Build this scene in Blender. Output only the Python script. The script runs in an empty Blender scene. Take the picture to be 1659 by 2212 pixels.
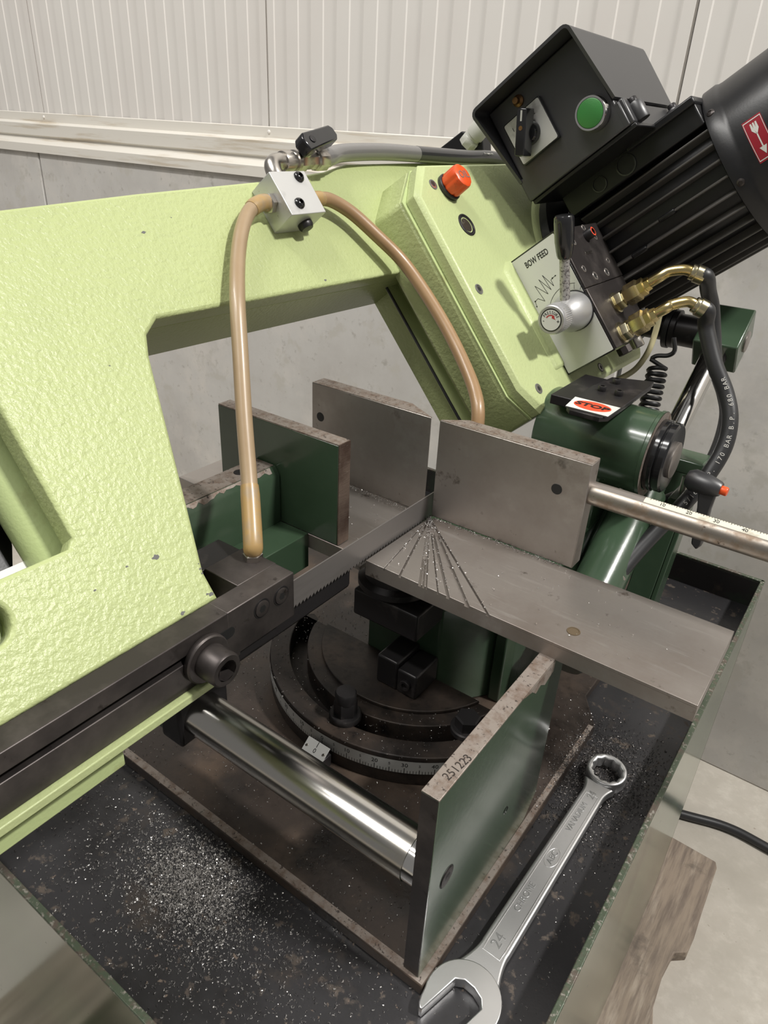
import bpy, bmesh, math, random
from mathutils import Vector, Matrix
random.seed(7)
S = bpy.context.scene
COL = S.collection
R_ = math.radians

# ---------------------------------------------------------------- camera
YAW, PITCH, ROLL = R_(34.7487), R_(28.4368), R_(3.0053)
fw = Vector((-math.sin(YAW)*math.cos(PITCH), math.cos(YAW)*math.cos(PITCH), -math.sin(PITCH)))
rt = fw.cross(Vector((0, 0, 1))).normalized(); up = rt.cross(fw)
r2 = rt*math.cos(ROLL) + up*math.sin(ROLL); u2 = -rt*math.sin(ROLL) + up*math.cos(ROLL)
cd = bpy.data.cameras.new('camera'); cam = bpy.data.objects.new('camera', cd); COL.objects.link(cam)
cd.sensor_fit = 'VERTICAL'; cd.sensor_height = 24.0; cd.lens = 24.0*1545/2212; cd.clip_start = 0.02
m = Matrix((r2, u2, -fw)).transposed().to_4x4(); m.translation = (0, 0, 1.27); cam.matrix_world = m
S.camera = cam

# ---------------------------------------------------------------- world, lights, exposure
w = bpy.data.worlds.new('hall_ambient'); S.world = w; w.use_nodes = True
w.node_tree.nodes['Background'].inputs[0].default_value = (1.0, 0.975, 0.94, 1)
w.node_tree.nodes['Background'].inputs[1].default_value = 0.215
def area(name, loc, target, sx, sy, power, col=(1, .975, .935)):
    d = bpy.data.lights.new(name, 'AREA'); d.shape = 'RECTANGLE'; d.size = sx; d.size_y = sy; d.energy = power; d.color = col
    o = bpy.data.objects.new(name, d); COL.objects.link(o); o.location = loc
    o.rotation_euler = (Vector(target)-Vector(loc)).to_track_quat('-Z', 'Y').to_euler(); return o
area('hall_lamp_key', (2.35, 1.0, 4.6), (-.25, .55, .95), .40, .25, 200)
area('hall_lamp_row', (-1.2, -2.6, 4.8), (-.4, .5, 1.0), 2.4, .35, 28)
area('wall_fill', (-1.6, -1.0, 4.6), (-1.3, 1.43, 1.1), 2.6, .3, 120)  # added unseen fill light that brightens the wall
vs = S.view_settings; vs.view_transform = 'Standard'; vs.look = 'None'; vs.exposure = 0.05; vs.gamma = 1.0
try: vs.use_curve_mapping = False
except Exception: pass

# ---------------------------------------------------------------- materials
MATS = {}
def mat(name, base, rough=.5, metal=0.0, bump=None, layers=(), coat=0.0, spec=.5, trans=0.0, rvar=None, aniso=None):
    """layers: (colour, scale, threshold, softness, rough or None, metal or None, stretch)"""
    M = bpy.data.materials.new(name); M.use_nodes = True; nt = M.node_tree; N = nt.nodes; L = nt.links
    b = N['Principled BSDF']
    b.inputs['Base Color'].default_value = (*base, 1); b.inputs['Roughness'].default_value = rough
    b.inputs['Metallic'].default_value = metal; b.inputs['Specular IOR Level'].default_value = spec
    b.inputs['Coat Weight'].default_value = coat; b.inputs['Coat Roughness'].default_value = .12
    b.inputs['Transmission Weight'].default_value = trans
    tc = N.new('ShaderNodeTexCoord')
    cur = None; curR = None; curM = None
    for i, ly in enumerate(layers):
        col, sc, th, so = ly[:4]; lr = ly[4] if len(ly) > 4 else None; lm = ly[5] if len(ly) > 5 else None
        st = ly[6] if len(ly) > 6 else None
        n = N.new('ShaderNodeTexNoise'); n.inputs['Scale'].default_value = sc; n.inputs['Detail'].default_value = 6
        n.inputs['Roughness'].default_value = .62
        mp = N.new('ShaderNodeMapping'); mp.inputs['Location'].default_value = (i*7.31, i*3.77, i*1.9)
        if st: mp.inputs['Scale'].default_value = st
        L.new(tc.outputs['Object'], mp.inputs[0]); L.new(mp.outputs[0], n.inputs['Vector'])
        rp = N.new('ShaderNodeValToRGB'); rp.color_ramp.elements[0].position = max(0, th-so); rp.color_ramp.elements[1].position = min(1, th+so)
        L.new(n.outputs['Fac'], rp.inputs[0])
        mx = N.new('ShaderNodeMix'); mx.data_type = 'RGBA'; L.new(rp.outputs[0], mx.inputs[0])
        if cur is None: mx.inputs[6].default_value = (*base, 1)
        else: L.new(cur, mx.inputs[6])
        mx.inputs[7].default_value = (*col, 1); cur = mx.outputs[2]
        for key, val, base_v in (('r', lr, rough), ('m', lm, metal)):
            if val is None: continue
            mm = N.new('ShaderNodeMix'); mm.data_type = 'FLOAT'; L.new(rp.outputs[0], mm.inputs[0])
            prev = curR if key == 'r' else curM
            if prev is None: mm.inputs[2].default_value = base_v
            else: L.new(prev, mm.inputs[2])
            mm.inputs[3].default_value = val
            if key == 'r': curR = mm.outputs[0]
            else: curM = mm.outputs[0]
    if cur is not None: L.new(cur, b.inputs['Base Color'])
    if rvar:
        n = N.new('ShaderNodeTexNoise'); n.inputs['Scale'].default_value = rvar[0]; n.inputs['Detail'].default_value = 5
        L.new(tc.outputs['Object'], n.inputs['Vector'])
        mr = N.new('ShaderNodeMapRange'); mr.inputs[1].default_value = .3; mr.inputs[2].default_value = .7
        mr.inputs[3].default_value = rvar[1]; mr.inputs[4].default_value = rvar[2]
        L.new(n.outputs['Fac'], mr.inputs[0])
        if curR is None: curR = mr.outputs[0]
    if curR is not None: L.new(curR, b.inputs['Roughness'])
    if curM is not None: L.new(curM, b.inputs['Metallic'])
    if bump:
        prev = None
        for bi in (bump if isinstance(bump[0], (tuple, list)) else (bump,)):
            kind = bi[3] if len(bi) > 3 else 'noise'; st = bi[4] if len(bi) > 4 else None
            src = tc.outputs['Object']
            if st:
                mp = N.new('ShaderNodeMapping'); mp.inputs['Scale'].default_value = st; L.new(src, mp.inputs[0]); src = mp.outputs[0]
            if kind == 'noise':
                n = N.new('ShaderNodeTexNoise'); n.inputs['Scale'].default_value = bi[0]; n.inputs['Detail'].default_value = 3; o = n.outputs['Fac']
            else:
                n = N.new('ShaderNodeTexVoronoi'); n.inputs['Scale'].default_value = bi[0]; n.feature = 'SMOOTH_F1'; o = n.outputs['Distance']
            L.new(src, n.inputs['Vector'])
            bp = N.new('ShaderNodeBump'); bp.inputs['Strength'].default_value = bi[1]; bp.inputs['Distance'].default_value = bi[2]
            L.new(o, bp.inputs['Height'])
            if prev is not None: L.new(prev, bp.inputs['Normal'])
            prev = bp.outputs[0]
        L.new(prev, b.inputs['Normal'])
    MATS[name] = M; return M

LIME = (.415, .472, .222)
mat('lime', LIME, .34, spec=.36, bump=((260, .52, .0016), (640, .30, .0006), (70, .22, .002)), layers=(((.385, .44, .205), 9, .60, .12), ((.05, .05, .045), 55, .775, .012)))
mat('lime_smooth', (.445, .505, .25), .36, spec=.38, bump=((330, .40, .0011), (900, .2, .0004)), layers=(((.42, .48, .235), 12, .62, .1), ((.06, .06, .05), 60, .79, .01)))
mat('lime_worn', (.43, .51, .24), .40, bump=(400, .3, .0008), layers=(((.33, .36, .16), 18, .60, .06), ((.04, .04, .035), 60, .70, .015)))
mat('green', (.038, .066, .038), .24, bump=(160, .12, .0006), layers=(((.050, .082, .050), 9, .6, .12), ((.10, .08, .065), 90, .745, .012, .6)), coat=.35)
mat('green_side', (.055, .085, .050), .15, bump=((14, .06, .002), (60, .05, .0008)), layers=(((.10, .15, .085), 6, .58, .15), ((.03, .035, .025), 120, .70, .012, .4)), coat=.3, spec=.45)
mat('steel', (.36, .33, .305), .38, .80, bump=((300, .10, .0003), (40, .12, .0004, 'noise', (1, 14, 1))), layers=(((.25, .215, .19), 7, .56, .12, .46), ((.12, .10, .085), 45, .68, .04, .6), ((.44, .41, .385), 16, .66, .08, .32, None, (1, 9, 1))), rvar=None)
mat('steel_edge', (.29, .25, .22), .5, .5, bump=(500, .25, .0005), layers=(((.18, .13, .10), 110, .55, .1, .6), ((.07, .055, .048), 330, .62, .03)))
mat('dark_steel', (.062, .054, .052), .42, .75, bump=(300, .12, .0003), layers=(((.12, .105, .098), 14, .58, .1, .5), ((.035, .028, .026), 60, .66, .04)))
mat('black_oxide', (.030, .028, .029), .38, .5, bump=(260, .1, .0003), layers=(((.07, .062, .06), 30, .62, .06),))
mat('cast_dark', (.030, .024, .021), .50, .35, bump=((200, .3, .0008),), layers=(((.062, .045, .035), 22, .56, .1), ((.012, .010, .009), 45, .6, .08), ((.16, .13, .11), 240, .74, .02)))
mat('rust_floor', (.046, .035, .029), .40, .2, bump=((90, .3, .001), (400, .25, .0005)), layers=(((.095, .066, .047), 9, .57, .09, .6), ((.018, .014, .012), 14, .57, .08, .25), ((.15, .115, .09), 170, .68, .03)))
mat('tray_floor', (.034, .033, .035), .32, .25, bump=((120, .2, .0006), (500, .2, .0003)), layers=(((.095, .076, .062), 62, .625, .03, .65), ((.015, .014, .014), 7, .60, .1, .22), ((.15, .115, .09), 150, .675, .02, .7), ((.055, .042, .033), 13, .66, .06, .6)))
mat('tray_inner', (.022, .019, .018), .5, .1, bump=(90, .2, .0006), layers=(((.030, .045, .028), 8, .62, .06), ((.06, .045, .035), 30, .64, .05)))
mat('rim_worn', (.062, .080, .052), .42, .2, bump=(400, .4, .0008), layers=(((.095, .075, .06), 90, .54, .06), ((.24, .225, .195), 260, .60, .05)))
mat('chrome', (.52, .505, .475), .20, 1.0, layers=(((.48, .43, .33), 9, .60, .1, .22), ((.22, .16, .07), 22, .70, .06, .4)))
mat('chrome_clean', (.72, .71, .69), .12, 1.0)
mat('rod_pitted', (.30, .27, .235), .36, .85, layers=(((.25, .19, .14), 60, .60, .08, .55), ((.09, .06, .045), 120, .66, .03, .7)), bump=(220, .2, .0004))
mat('satin_chrome', (.68, .68, .68), .36, .9, bump=(900, .12, .0002))
mat('satin_polish', (.76, .76, .76), .28, .95)
mat('wrench_mark', (.40, .40, .40), .4, .9)  # darker than the wrench: shading of the raised letters put into the colour
mat('blade', (.22, .205, .195), .34, .55, layers=(((.13, .115, .105), 18, .58, .1, .45, None, (1, .18, 1)), ((.30, .28, .27), 30, .66, .06, .25, None, (1, .12, 1))))
mat('blade_end', (.20, .15, .12), .5, .7, bump=(120, .5, .0008, 'noise', (1, 1, 9)), layers=(((.10, .065, .05), 30, .55, .1), ((.34, .30, .27), 90, .68, .04, None, None, (1, 1, 8))))
mat('brass', (.62, .47, .17), .24, 1.0, layers=(((.55, .50, .36), 30, .55, .15, .3),))
mat('zinc', (.60, .55, .40), .26, 1.0, layers=(((.50, .44, .26), 24, .55, .12),))
mat('nickel', (.52, .49, .45), .28, 1.0, layers=(((.36, .32, .27), 60, .62, .05, .45),))
mat('alu', (.58, .58, .57), .40, .6, bump=(500, .1, .0002), layers=(((.40, .40, .385), 20, .64, .06), ((.10, .10, .09), 90, .73, .015)))
mat('alu_knob', (.52, .52, .52), .38, .7, layers=(((.30, .30, .29), 70, .68, .03),))
mat('knurl_rod', (.40, .385, .37), .5, .6, bump=(1200, .8, .0006), layers=(((.13, .12, .12), 420, .55, .05),))
mat('black_paint', (.011, .011, .012), .33, bump=(500, .12, .0003), layers=(((.020, .019, .019), 20, .62, .1), ((.10, .095, .09), 150, .765, .01)), spec=.4)
mat('black_gloss', (.012, .012, .013), .16, coat=.3)
mat('black_matt', (.024, .024, .026), .40, spec=.85, bump=(900, .15, .0002), layers=(((.028, .028, .030), 14, .6, .1),))
mat('rubber', (.020, .020, .021), .42, bump=(700, .1, .0002))
mat('pvc_black', (.03, .03, .031), .2, coat=.4)
mat('pvc_grey', (.16, .155, .15), .22, coat=.4)
mat('amber_hose', (.27, .165, .082), .36, coat=.12, layers=(((.34, .22, .115), 12, .56, .15),))
mat('amber_pale', (.315, .225, .135), .36, coat=.12, layers=(((.37, .275, .17), 12, .56, .15),))
mat('amber_end', (.36, .235, .095), .36, coat=.15, layers=(((.30, .22, .13), 90, .56, .1),))
mat('yellow_tube', (.55, .50, .30), .3)
mat('white_label', (.66, .66, .62), .42, layers=(((.56, .56, .51), 14, .62, .08), ((.30, .29, .26), 90, .735, .015)))
mat('silver_label', (.52, .52, .50), .42, .3, layers=(((.36, .35, .33), 40, .64, .05),))
mat('cream_label', (.62, .60, .50), .4, layers=(((.45, .42, .34), 60, .64, .05),))
mat('ink', (.012, .012, .012), .5)
mat('hose_print', (.42, .41, .38), .6)
mat('red_ink', (.45, .03, .035), .45)
mat('stop_red', (.74, .075, .03), .45)
mat('arrow_red', (.30, .012, .025), .35)
mat('orange', (.72, .085, .015), .36, layers=(((.40, .05, .012), 60, .68, .04),))
mat('button_green', (.035, .19, .04), .42, bump=(700, .2, .0003))
mat('glass_dark', (.05, .04, .03), .06, coat=1.0)
mat('gland', (.52, .52, .47), .4)
mat('plug_metal', (.16, .12, .075), .5, .6)
mat('fin_lit', (.085, .080, .075), .34, layers=(((.07, .065, .06), 60, .62, .06),))  # lighter than the motor's black: light caught by the fins put into colour
mat('bronze_stud', (.22, .12, .05), .4, .8)
mat('cladding', (.715, .69, .655), .36, bump=(12, .02, .002), layers=(((.69, .655, .62), 3, .58, .15), ((.6, .56, .5), 30, .80, .03)))
mat('flashing', (.70, .67, .61), .38, layers=(((.48, .40, .29), 6, .62, .09, None, None, (.5, 1, 9)),))
mat('seam', (.12, .12, .115), .7)
mat('concrete_wall', (.57, .555, .53), .75, bump=((18, .12, .004), (140, .15, .001)), layers=(((.50, .48, .455), 3.2, .54, .10), ((.63, .60, .56), 7, .60, .1), ((.42, .40, .37), 45, .66, .06), ((.52, .50, .46), 18, .60, .05)))
mat('concrete_floor', (.47, .435, .38), .55, bump=((30, .08, .002), (240, .1, .0005)), layers=(((.44, .405, .35), 30, .55, .12), ((.53, .495, .435), 45, .60, .10), ((.28, .24, .19), 90, .70, .03), ((.38, .35, .30), 3, .60, .1)))
mat('wood', (.27, .215, .165), .75, bump=((60, .5, .002, 'noise', (1, .06, 1)),), layers=(((.16, .125, .10), 130, .52, .12, None, None, (1, .09, 1)), ((.36, .30, .24), 80, .60, .08, None, None, (1, .12, 1)), ((.10, .08, .065), 16, .66, .07), ((.10, .13, .19), 30, .76, .03)))
mat('swarf', (.62, .60, .58), .30, .75)
mat('swarf_dark', (.34, .32, .31), .32, .75)

# ---------------------------------------------------------------- mesh helpers
MI = Matrix.Identity(4)
def V(*a): return Vector(a)
def frame(o, x, y, z):
    M = Matrix((Vector(x), Vector(y), Vector(z))).transposed().to_4x4(); M.translation = Vector(o); return M
TH = R_(39.5)
BY = V(0, 1, 0); BN = V(math.cos(TH), 0, math.sin(TH)); BW = V(-math.sin(TH), 0, math.cos(TH)); BO = V(-.312, 0, .9857)
MB = frame(BO, BY, BW, BN)                       # bow space: along the blade, up the leaning face, out of the face
def B(y, v, s): return MB @ V(y, v, s)
def MP(y0): return frame(BO + BY*y0, BN, BW, -BY)  # panels that face the operator: (s, v, outwards)
def box(bm, a, b, M=MI):
    v = [bm.verts.new(M @ V(x, y, z)) for x in (a[0], b[0]) for y in (a[1], b[1]) for z in (a[2], b[2])]
    for f in ((0, 1, 3, 2), (4, 6, 7, 5), (0, 4, 5, 1), (2, 3, 7, 6), (0, 2, 6, 4), (1, 5, 7, 3)): bm.faces.new([v[i] for i in f])
def prism(bm, poly, z0, z1, M=MI, top=None):
    a = [bm.verts.new(M @ V(x, y, z0)) for x, y in poly]; b = [bm.verts.new(M @ V(x, y, z1)) for x, y in (top or poly)]
    n = len(poly)
    for i in range(n): bm.faces.new((a[i], a[(i+1) % n], b[(i+1) % n], b[i]))
    bm.faces.new(list(reversed(a))); bm.faces.new(b)
def basis(d):
    d = Vector(d).normalized(); h = V(0, 0, 1) if abs(d.z) < .9 else V(1, 0, 0)
    x = h.cross(d).normalized(); return x, d.cross(x), d
def lathe(bm, p, d, prof, n=24, rot=0.0, cap=True):
    x, y, z = basis(d); p = Vector(p); rings = []
    for r, h in prof:
        if r <= 1e-7: rings.append([bm.verts.new(p + z*h)])
        else: rings.append([bm.verts.new(p + z*h + (x*math.cos(rot+2*math.pi*i/n) + y*math.sin(rot+2*math.pi*i/n))*r) for i in range(n)])
    for a, b in zip(rings, rings[1:]):
        for i in range(n):
            j = (i+1) % n
            if len(a) == 1 and len(b) == 1: continue
            if len(a) == 1: bm.faces.new((a[0], b[j], b[i]))
            elif len(b) == 1: bm.faces.new((a[i], a[j], b[0]))
            else: bm.faces.new((a[i], a[j], b[j], b[i]))
    if cap:
        if len(rings[0]) > 1: bm.faces.new(list(reversed(rings[0])))
        if len(rings[-1]) > 1: bm.faces.new(rings[-1])
def cyl(bm, p0, p1, r0, r1=None, n=24, rot=0.0, ch=0.0):
    p0 = Vector(p0); p1 = Vector(p1); d = p1-p0; h = d.length; r1 = r0 if r1 is None else r1
    pr = [(r0, 0), (r1, h)] if not ch else [(r0-ch, 0), (r0, ch), (r1, h-ch), (r1-ch, h)]
    lathe(bm, p0, d, pr, n, rot)
def smooth_path(pts, k=6):
    P = [Vector(p) for p in pts]; P = [P[0]*2-P[1]] + P + [P[-1]*2-P[-2]]; out = []
    for i in range(1, len(P)-2):
        for j in range(k):
            t = j/k; a, b, c, d = P[i-1:i+3]
            out.append(.5*((2*b) + (-a+c)*t + (2*a-5*b+4*c-d)*t*t + (-a+3*b-3*c+d)*t**3))
    out.append(P[-2].copy()); return out
def tube(bm, pts, r, n=12):
    P = [Vector(p) for p in pts]; rr = r if isinstance(r, (list, tuple)) else [r]*len(P)
    t0 = (P[1]-P[0]).normalized(); x, y, _ = basis(t0); prev = None
    for i, p in enumerate(P):
        t = (P[min(i+1, len(P)-1)]-P[max(i-1, 0)]).normalized()
        x = (x - t*x.dot(t)).normalized(); y = t.cross(x)
        ring = [bm.verts.new(p + (x*math.cos(2*math.pi*k/n)+y*math.sin(2*math.pi*k/n))*rr[i]) for k in range(n)]
        if prev:
            for k in range(n): bm.faces.new((prev[k], prev[(k+1) % n], ring[(k+1) % n], ring[k]))
        else: bm.faces.new(list(reversed(ring)))
        prev = ring
    bm.faces.new(prev)
def curve_mesh(polys, h, bev=0.0, M=MI, z0=0.0, res=2):
    """flat outline(s) with holes, extruded from z0 to z0+h with rounded edges"""
    cu = bpy.data.curves.new('tmp', 'CURVE'); cu.dimensions = '2D'; cu.fill_mode = 'BOTH'
    cu.extrude = max(h/2-bev, 1e-5); cu.bevel_depth = bev; cu.bevel_resolution = res; cu.offset = -bev
    for poly in polys:
        sp = cu.splines.new('POLY'); sp.points.add(len(poly)-1); sp.use_cyclic_u = True
        for q, (x, y) in zip(sp.points, poly): q.co = (x, y, 0, 1)
    o = bpy.data.objects.new('tmp', cu); me = bpy.data.meshes.new_from_object(o)
    bpy.data.objects.remove(o); bpy.data.curves.remove(cu)
    me.materials.clear(); me.transform(M @ Matrix.Translation((0, 0, z0+h/2))); return me
def text_mesh(body, size, M, depth=.00015, align='CENTER', sx=1.0, bold=0.0):
    cu = bpy.data.curves.new('tmp', 'FONT'); cu.body = body; cu.size = size; cu.extrude = depth; cu.align_x = align; cu.align_y = 'CENTER'; cu.resolution_u = 3; cu.offset = bold
    o = bpy.data.objects.new('tmp', cu); me = bpy.data.meshes.new_from_object(o)
    bpy.data.objects.remove(o); bpy.data.curves.remove(cu)
    me.materials.clear(); me.transform(M @ Matrix.Diagonal((sx, 1, 1, 1))); return me
def circ(x, y, r, n=32, a0=0, a1=360):
    full = abs(a1-a0) >= 360
    return [(x+r*math.cos(R_(a0+(a1-a0)*i/(n if full else n-1))), y+r*math.sin(R_(a0+(a1-a0)*i/(n if full else n-1)))) for i in range(n)]
def rrect(x0, x1, y0, y1, r, n=5):
    out = []
    for cx, cy, a in ((x1-r, y1-r, 0), (x0+r, y1-r, 90), (x0+r, y0+r, 180), (x1-r, y0+r, 270)):
        out += circ(cx, cy, r, n, a, a+90)
    return out
def nb(): return bmesh.new()

# ---------------------------------------------------------------- object helpers
def make(name, src, material, org, parent=None, bevel=0.0, sharp=38):
    if isinstance(src, bmesh.types.BMesh):
        bmesh.ops.recalc_face_normals(src, faces=src.faces); me = bpy.data.meshes.new(name); src.to_mesh(me); src.free()
    else: me = src
    me.name = name; me.transform(Matrix.Translation(-Vector(org)))
    me.polygons.foreach_set('use_smooth', [True]*len(me.polygons)); me.set_sharp_from_angle(angle=R_(sharp))
    me.materials.append(MATS[material])
    o = bpy.data.objects.new(name, me); COL.objects.link(o)
    if parent: o.parent = parent
    if bevel:
        b = o.modifiers.new('edge', 'BEVEL'); b.width = bevel; b.segments = 2; b.limit_method = 'ANGLE'; b.angle_limit = R_(40)
    return o
class Thing:
    def __init__(self, name, label, cat, loc, group=None, kind=None):
        self.org = Vector(loc); o = bpy.data.objects.new(name, None); COL.objects.link(o); o.location = loc
        o.empty_display_size = .02
        if label: o['label'] = label
        if cat: o['category'] = cat
        if group: o['group'] = group
        if kind: o['kind'] = kind
        self.root = o
    def part(self, name, src, material, parent=None, bevel=0.0, label=None, kind=None, sharp=38):
        o = make(name, src, material, self.org, parent or self.root, bevel, sharp)
        if label: o['label'] = label
        if kind: o['kind'] = kind
        return o
    def box(self, name, a, b, material, M=MI, parent=None, bevel=0.0, label=None):
        bm = nb(); box(bm, a, b, M); return self.part(name, bm, material, parent, bevel, label)
    def cyl(self, name, p0, p1, r, material, r1=None, n=24, parent=None, ch=0.0, label=None, rot=0.0):
        bm = nb(); cyl(bm, p0, p1, r, r1, n, rot, ch); return self.part(name, bm, material, parent, label=label)
    def text(self, body, size, M, material='ink', parent=None, depth=.00015, sx=1.0, name='lettering', bold=0.0):
        return self.part(name, text_mesh(body, size, M, depth, sx=sx, bold=bold), material, parent)
def single(name, src, material, org, label, cat, group=None, kind=None, bevel=0.0):
    o = make(name, src, material, org, None, bevel); o.location = org
    if label: o['label'] = label
    if cat: o['category'] = cat
    if group: o['group'] = group
    if kind: o['kind'] = kind
    return o
def socket_screw(t, p, d, r, h, material='black_oxide', name='screw', parent=None, hexr=.5):
    bm = nb(); lathe(bm, p, d, [(r*.96, 0), (r, h*.12), (r, h*.86), (r*.9, h), (r*hexr*1.05, h)], 28, cap=False)
    if h > .0015:
        lathe(bm, p, d, [(r*hexr*1.16, h*1.001), (r*hexr*1.1, h*.35), (0, h*.33)], 6, cap=False); return t.part(name, bm, material, parent)
    lathe(bm, p, d, [(r*hexr*1.1, h), (0, h*.9)], 28, cap=False); o = t.part(name, bm, material, parent)
    if parent is None:
        bm = nb(); lathe(bm, p, d, [(r*hexr*1.05, h*.92), (r*hexr, h*1.03), (0, h*1.03)], 6, cap=False); t.part('socket', bm, 'ink', o)
    else:
        bm = nb(); lathe(bm, p, d, [(r*hexr, h*.92), (r*hexr*.95, h*1.05), (0, h*1.05)], 6, cap=False); t.part('socket', bm, 'ink', parent)
    return o

# ================================================================ THE SETTING
fl = nb(); box(fl, (-4.5, -3.2, -.05), (2.6, 1.52, 0)); single('floor', fl, 'concrete_floor', (0, 0, 0), None, None, kind='structure')
wall = Thing('wall_back', None, None, (-1.0, 1.434, 0), kind='structure')
xs = [-4.43, -2.433, -.433, 1.567, 2.6]
for a, b in zip(xs, xs[1:]):
    wall.box('concrete_panel', (a+.004, 1.434, 0), (b-.004, 1.62, 1.150), 'concrete_wall', bevel=.004)
wall.box('joint_filler', (-4.43, 1.442, 0), (2.6, 1.60, 1.145), 'seam')
def clad_profile():
    pts = [(.0006, .010), (.0030, 0)]; n = 13; p = (1.0-.012)/n
    for i in range(n):
        x = .006 + p*(i+.5)
        pts += [(x-.0205, 0), (x-.0178, .0018), (x+.0178, .0018), (x+.0205, 0)]
    return pts + [(.9970, 0), (.9994, .010)]
prof = clad_profile()
YC = 1.485
for k in range(-4, 3):
    x0 = -.445 + k*1.0
    bm = nb(); lo = [bm.verts.new((x0+x, YC+d, 1.222)) for x, d in prof]; hi = [bm.verts.new((x0+x, YC+d, 3.6)) for x, d in prof]
    for i in range(len(prof)-1): bm.faces.new((lo[i], lo[i+1], hi[i+1], hi[i]))
    wall.part('cladding_panel', bm, 'cladding', sharp=20)
wall.box('panel_core', (-4.45, YC+.012, 1.2), (2.56, YC+.1, 3.6), 'seam')
trim = Thing('trim_1', None, None, (-1.0, YC, 1.14), kind='structure')
pf = [(YC-.001, 1.252), (YC-.006, 1.250), (YC-.006, 1.226), (1.452, 1.2215), (1.449, 1.2195), (1.449, 1.187), (1.452, 1.185), (1.456, 1.183), (1.456, 1.178), (1.430, 1.1650), (1.424, 1.1625), (1.423, 1.138), (1.4265, 1.1375), (1.4265, 1.159), (YC+.002, 1.174)]
bm = nb(); rings = []
for x in (-4.45, 2.58): rings.append([bm.verts.new((x, y, z)) for y, z in pf])
for i in range(len(pf)): bm.faces.new((rings[0][i], rings[0][(i+1) % len(pf)], rings[1][(i+1) % len(pf)], rings[1][i]))
trim.part('flashing', bm, 'flashing', sharp=25)
for k in range(-4, 3):
    for dx in ((-.02, .03) if k == 0 else (.0,)):
        bm = nb(); lathe(bm, (-.44+k+dx, YC-.006, 1.2395), (0, -1, 0), [(.005, 0), (.0045, .002), (.0025, .0035), (0, .0038)], 10); trim.part('screw', bm, 'cladding')

# ================================================================ PALLET AND FLOOR CABLE
pal = Thing('wooden_pallet', 'weathered wooden pallet on the concrete floor under the green saw base', 'pallet', (-.3, .45, 0))
edge = [(-.085, -.15), (.036, -.15), (.037, .50), (.0385, .60), (.034, .66), (.031, .70), (.021, .735), (.018, .79), (.022, .835), (.0395, .85), (.041, .88), (.0395, .93), (.0385, 1.035), (.034, 1.046), (-.085, 1.05)]
bm = nb(); prism(bm, edge, .118, .142); pal.part('deck_board', bm, 'wood', bevel=.002)
for x in (-.26, -.47, -.68): pal.box('deck_board', (x-.06, -.15, .118), (x+.06, 1.05, .142), 'wood', bevel=.002)
for y in (-.08, .44, .97): pal.box('cross_board', (-.74, y-.05, .098), (.035, y+.05, .118), 'wood', bevel=.002)
for y in (-.08, .44, .97):
    for x in (-.03, -.36, -.68): pal.box('block', (x-.05, y-.05, .022), (x+.05, y+.05, .098), 'wood', bevel=.002)
for x in (-.03, -.36, -.68): pal.box('bottom_board', (x-.05, -.15, 0), (x+.05, 1.03, .022), 'wood', bevel=.002)
bm = nb(); prism(bm, circ(-.005, .765, .012, 14), .1421, .1424)
bm.free()
bm = nb(); tube(bm, smooth_path([(-.30, 1.19, .010), (-.14, 1.215, .010), (-.045, 1.243, .010), (.035, 1.268, .010), (.115, 1.268, .010), (.3, 1.25, .010), (.8, 1.12, .010), (1.6, 1.0, .010)]), .0095, 12)
single('floor_cable', bm, 'rubber', (.1, 1.26, 0), 'thick black cable lying across the concrete floor near the wall', 'cable')

# ================================================================ SAW BASE WITH CHIP TRAY
XL, XR, YF, YB, ZT, ZR = -.74, -.038, .117, .914, .74, .781
base = Thing('chip_tray_cabinet', 'green sheet metal cabinet with shallow oily chip tray on top', 'cabinet', ((XL+XR)/2, (YF+YB)/2, .142))
t_ = .0035
def wallpanel(name, a, b, rim):
    p = base.box(name, a, b, 'green_side', bevel=.0008)
    return p
p = base.box('side_panel', (XR-t_, YF, .142), (XR, YB, ZR-.001), 'green_side'); base.box('rim', (XR-t_-.0008, YF, ZR-.003), (XR+.0007, YB, ZR), 'rim_worn', parent=p, bevel=.0008)
p = base.box('side_panel', (XL, YF, .142), (XL+t_, YB, ZR-.001), 'green_side'); base.box('rim', (XL-.0007, YF, ZR-.003), (XL+t_+.0008, YB, ZR), 'rim_worn', parent=p, bevel=.0008)
p = base.box('front_panel', (XL, YF, .142), (XR, YF+t_, ZR-.001), 'green_side'); base.box('rim', (XL, YF-.0007, ZR-.003), (XR, YF+t_+.0008, ZR), 'rim_worn', parent=p, bevel=.0008)
p = base.box('back_panel', (XL, YB-t_, .142), (XR, YB, ZR-.001), 'green_side'); base.box('rim', (XL, YB-t_-.0008, ZR-.003), (XR, YB+.0007, ZR), 'rim_worn', parent=p, bevel=.0008)
base.box('tray_floor', (XL+t_, YF+t_, ZT-.006), (XR-t_, YB-t_, ZT), 'tray_floor')
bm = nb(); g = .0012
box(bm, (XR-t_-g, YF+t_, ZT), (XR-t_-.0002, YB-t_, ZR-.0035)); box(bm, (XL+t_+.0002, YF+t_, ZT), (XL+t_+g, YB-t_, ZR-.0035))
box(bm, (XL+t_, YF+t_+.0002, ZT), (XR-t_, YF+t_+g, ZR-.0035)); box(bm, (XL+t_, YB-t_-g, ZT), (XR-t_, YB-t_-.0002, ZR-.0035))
base.part('tray_lining', bm, 'tray_inner')

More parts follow.
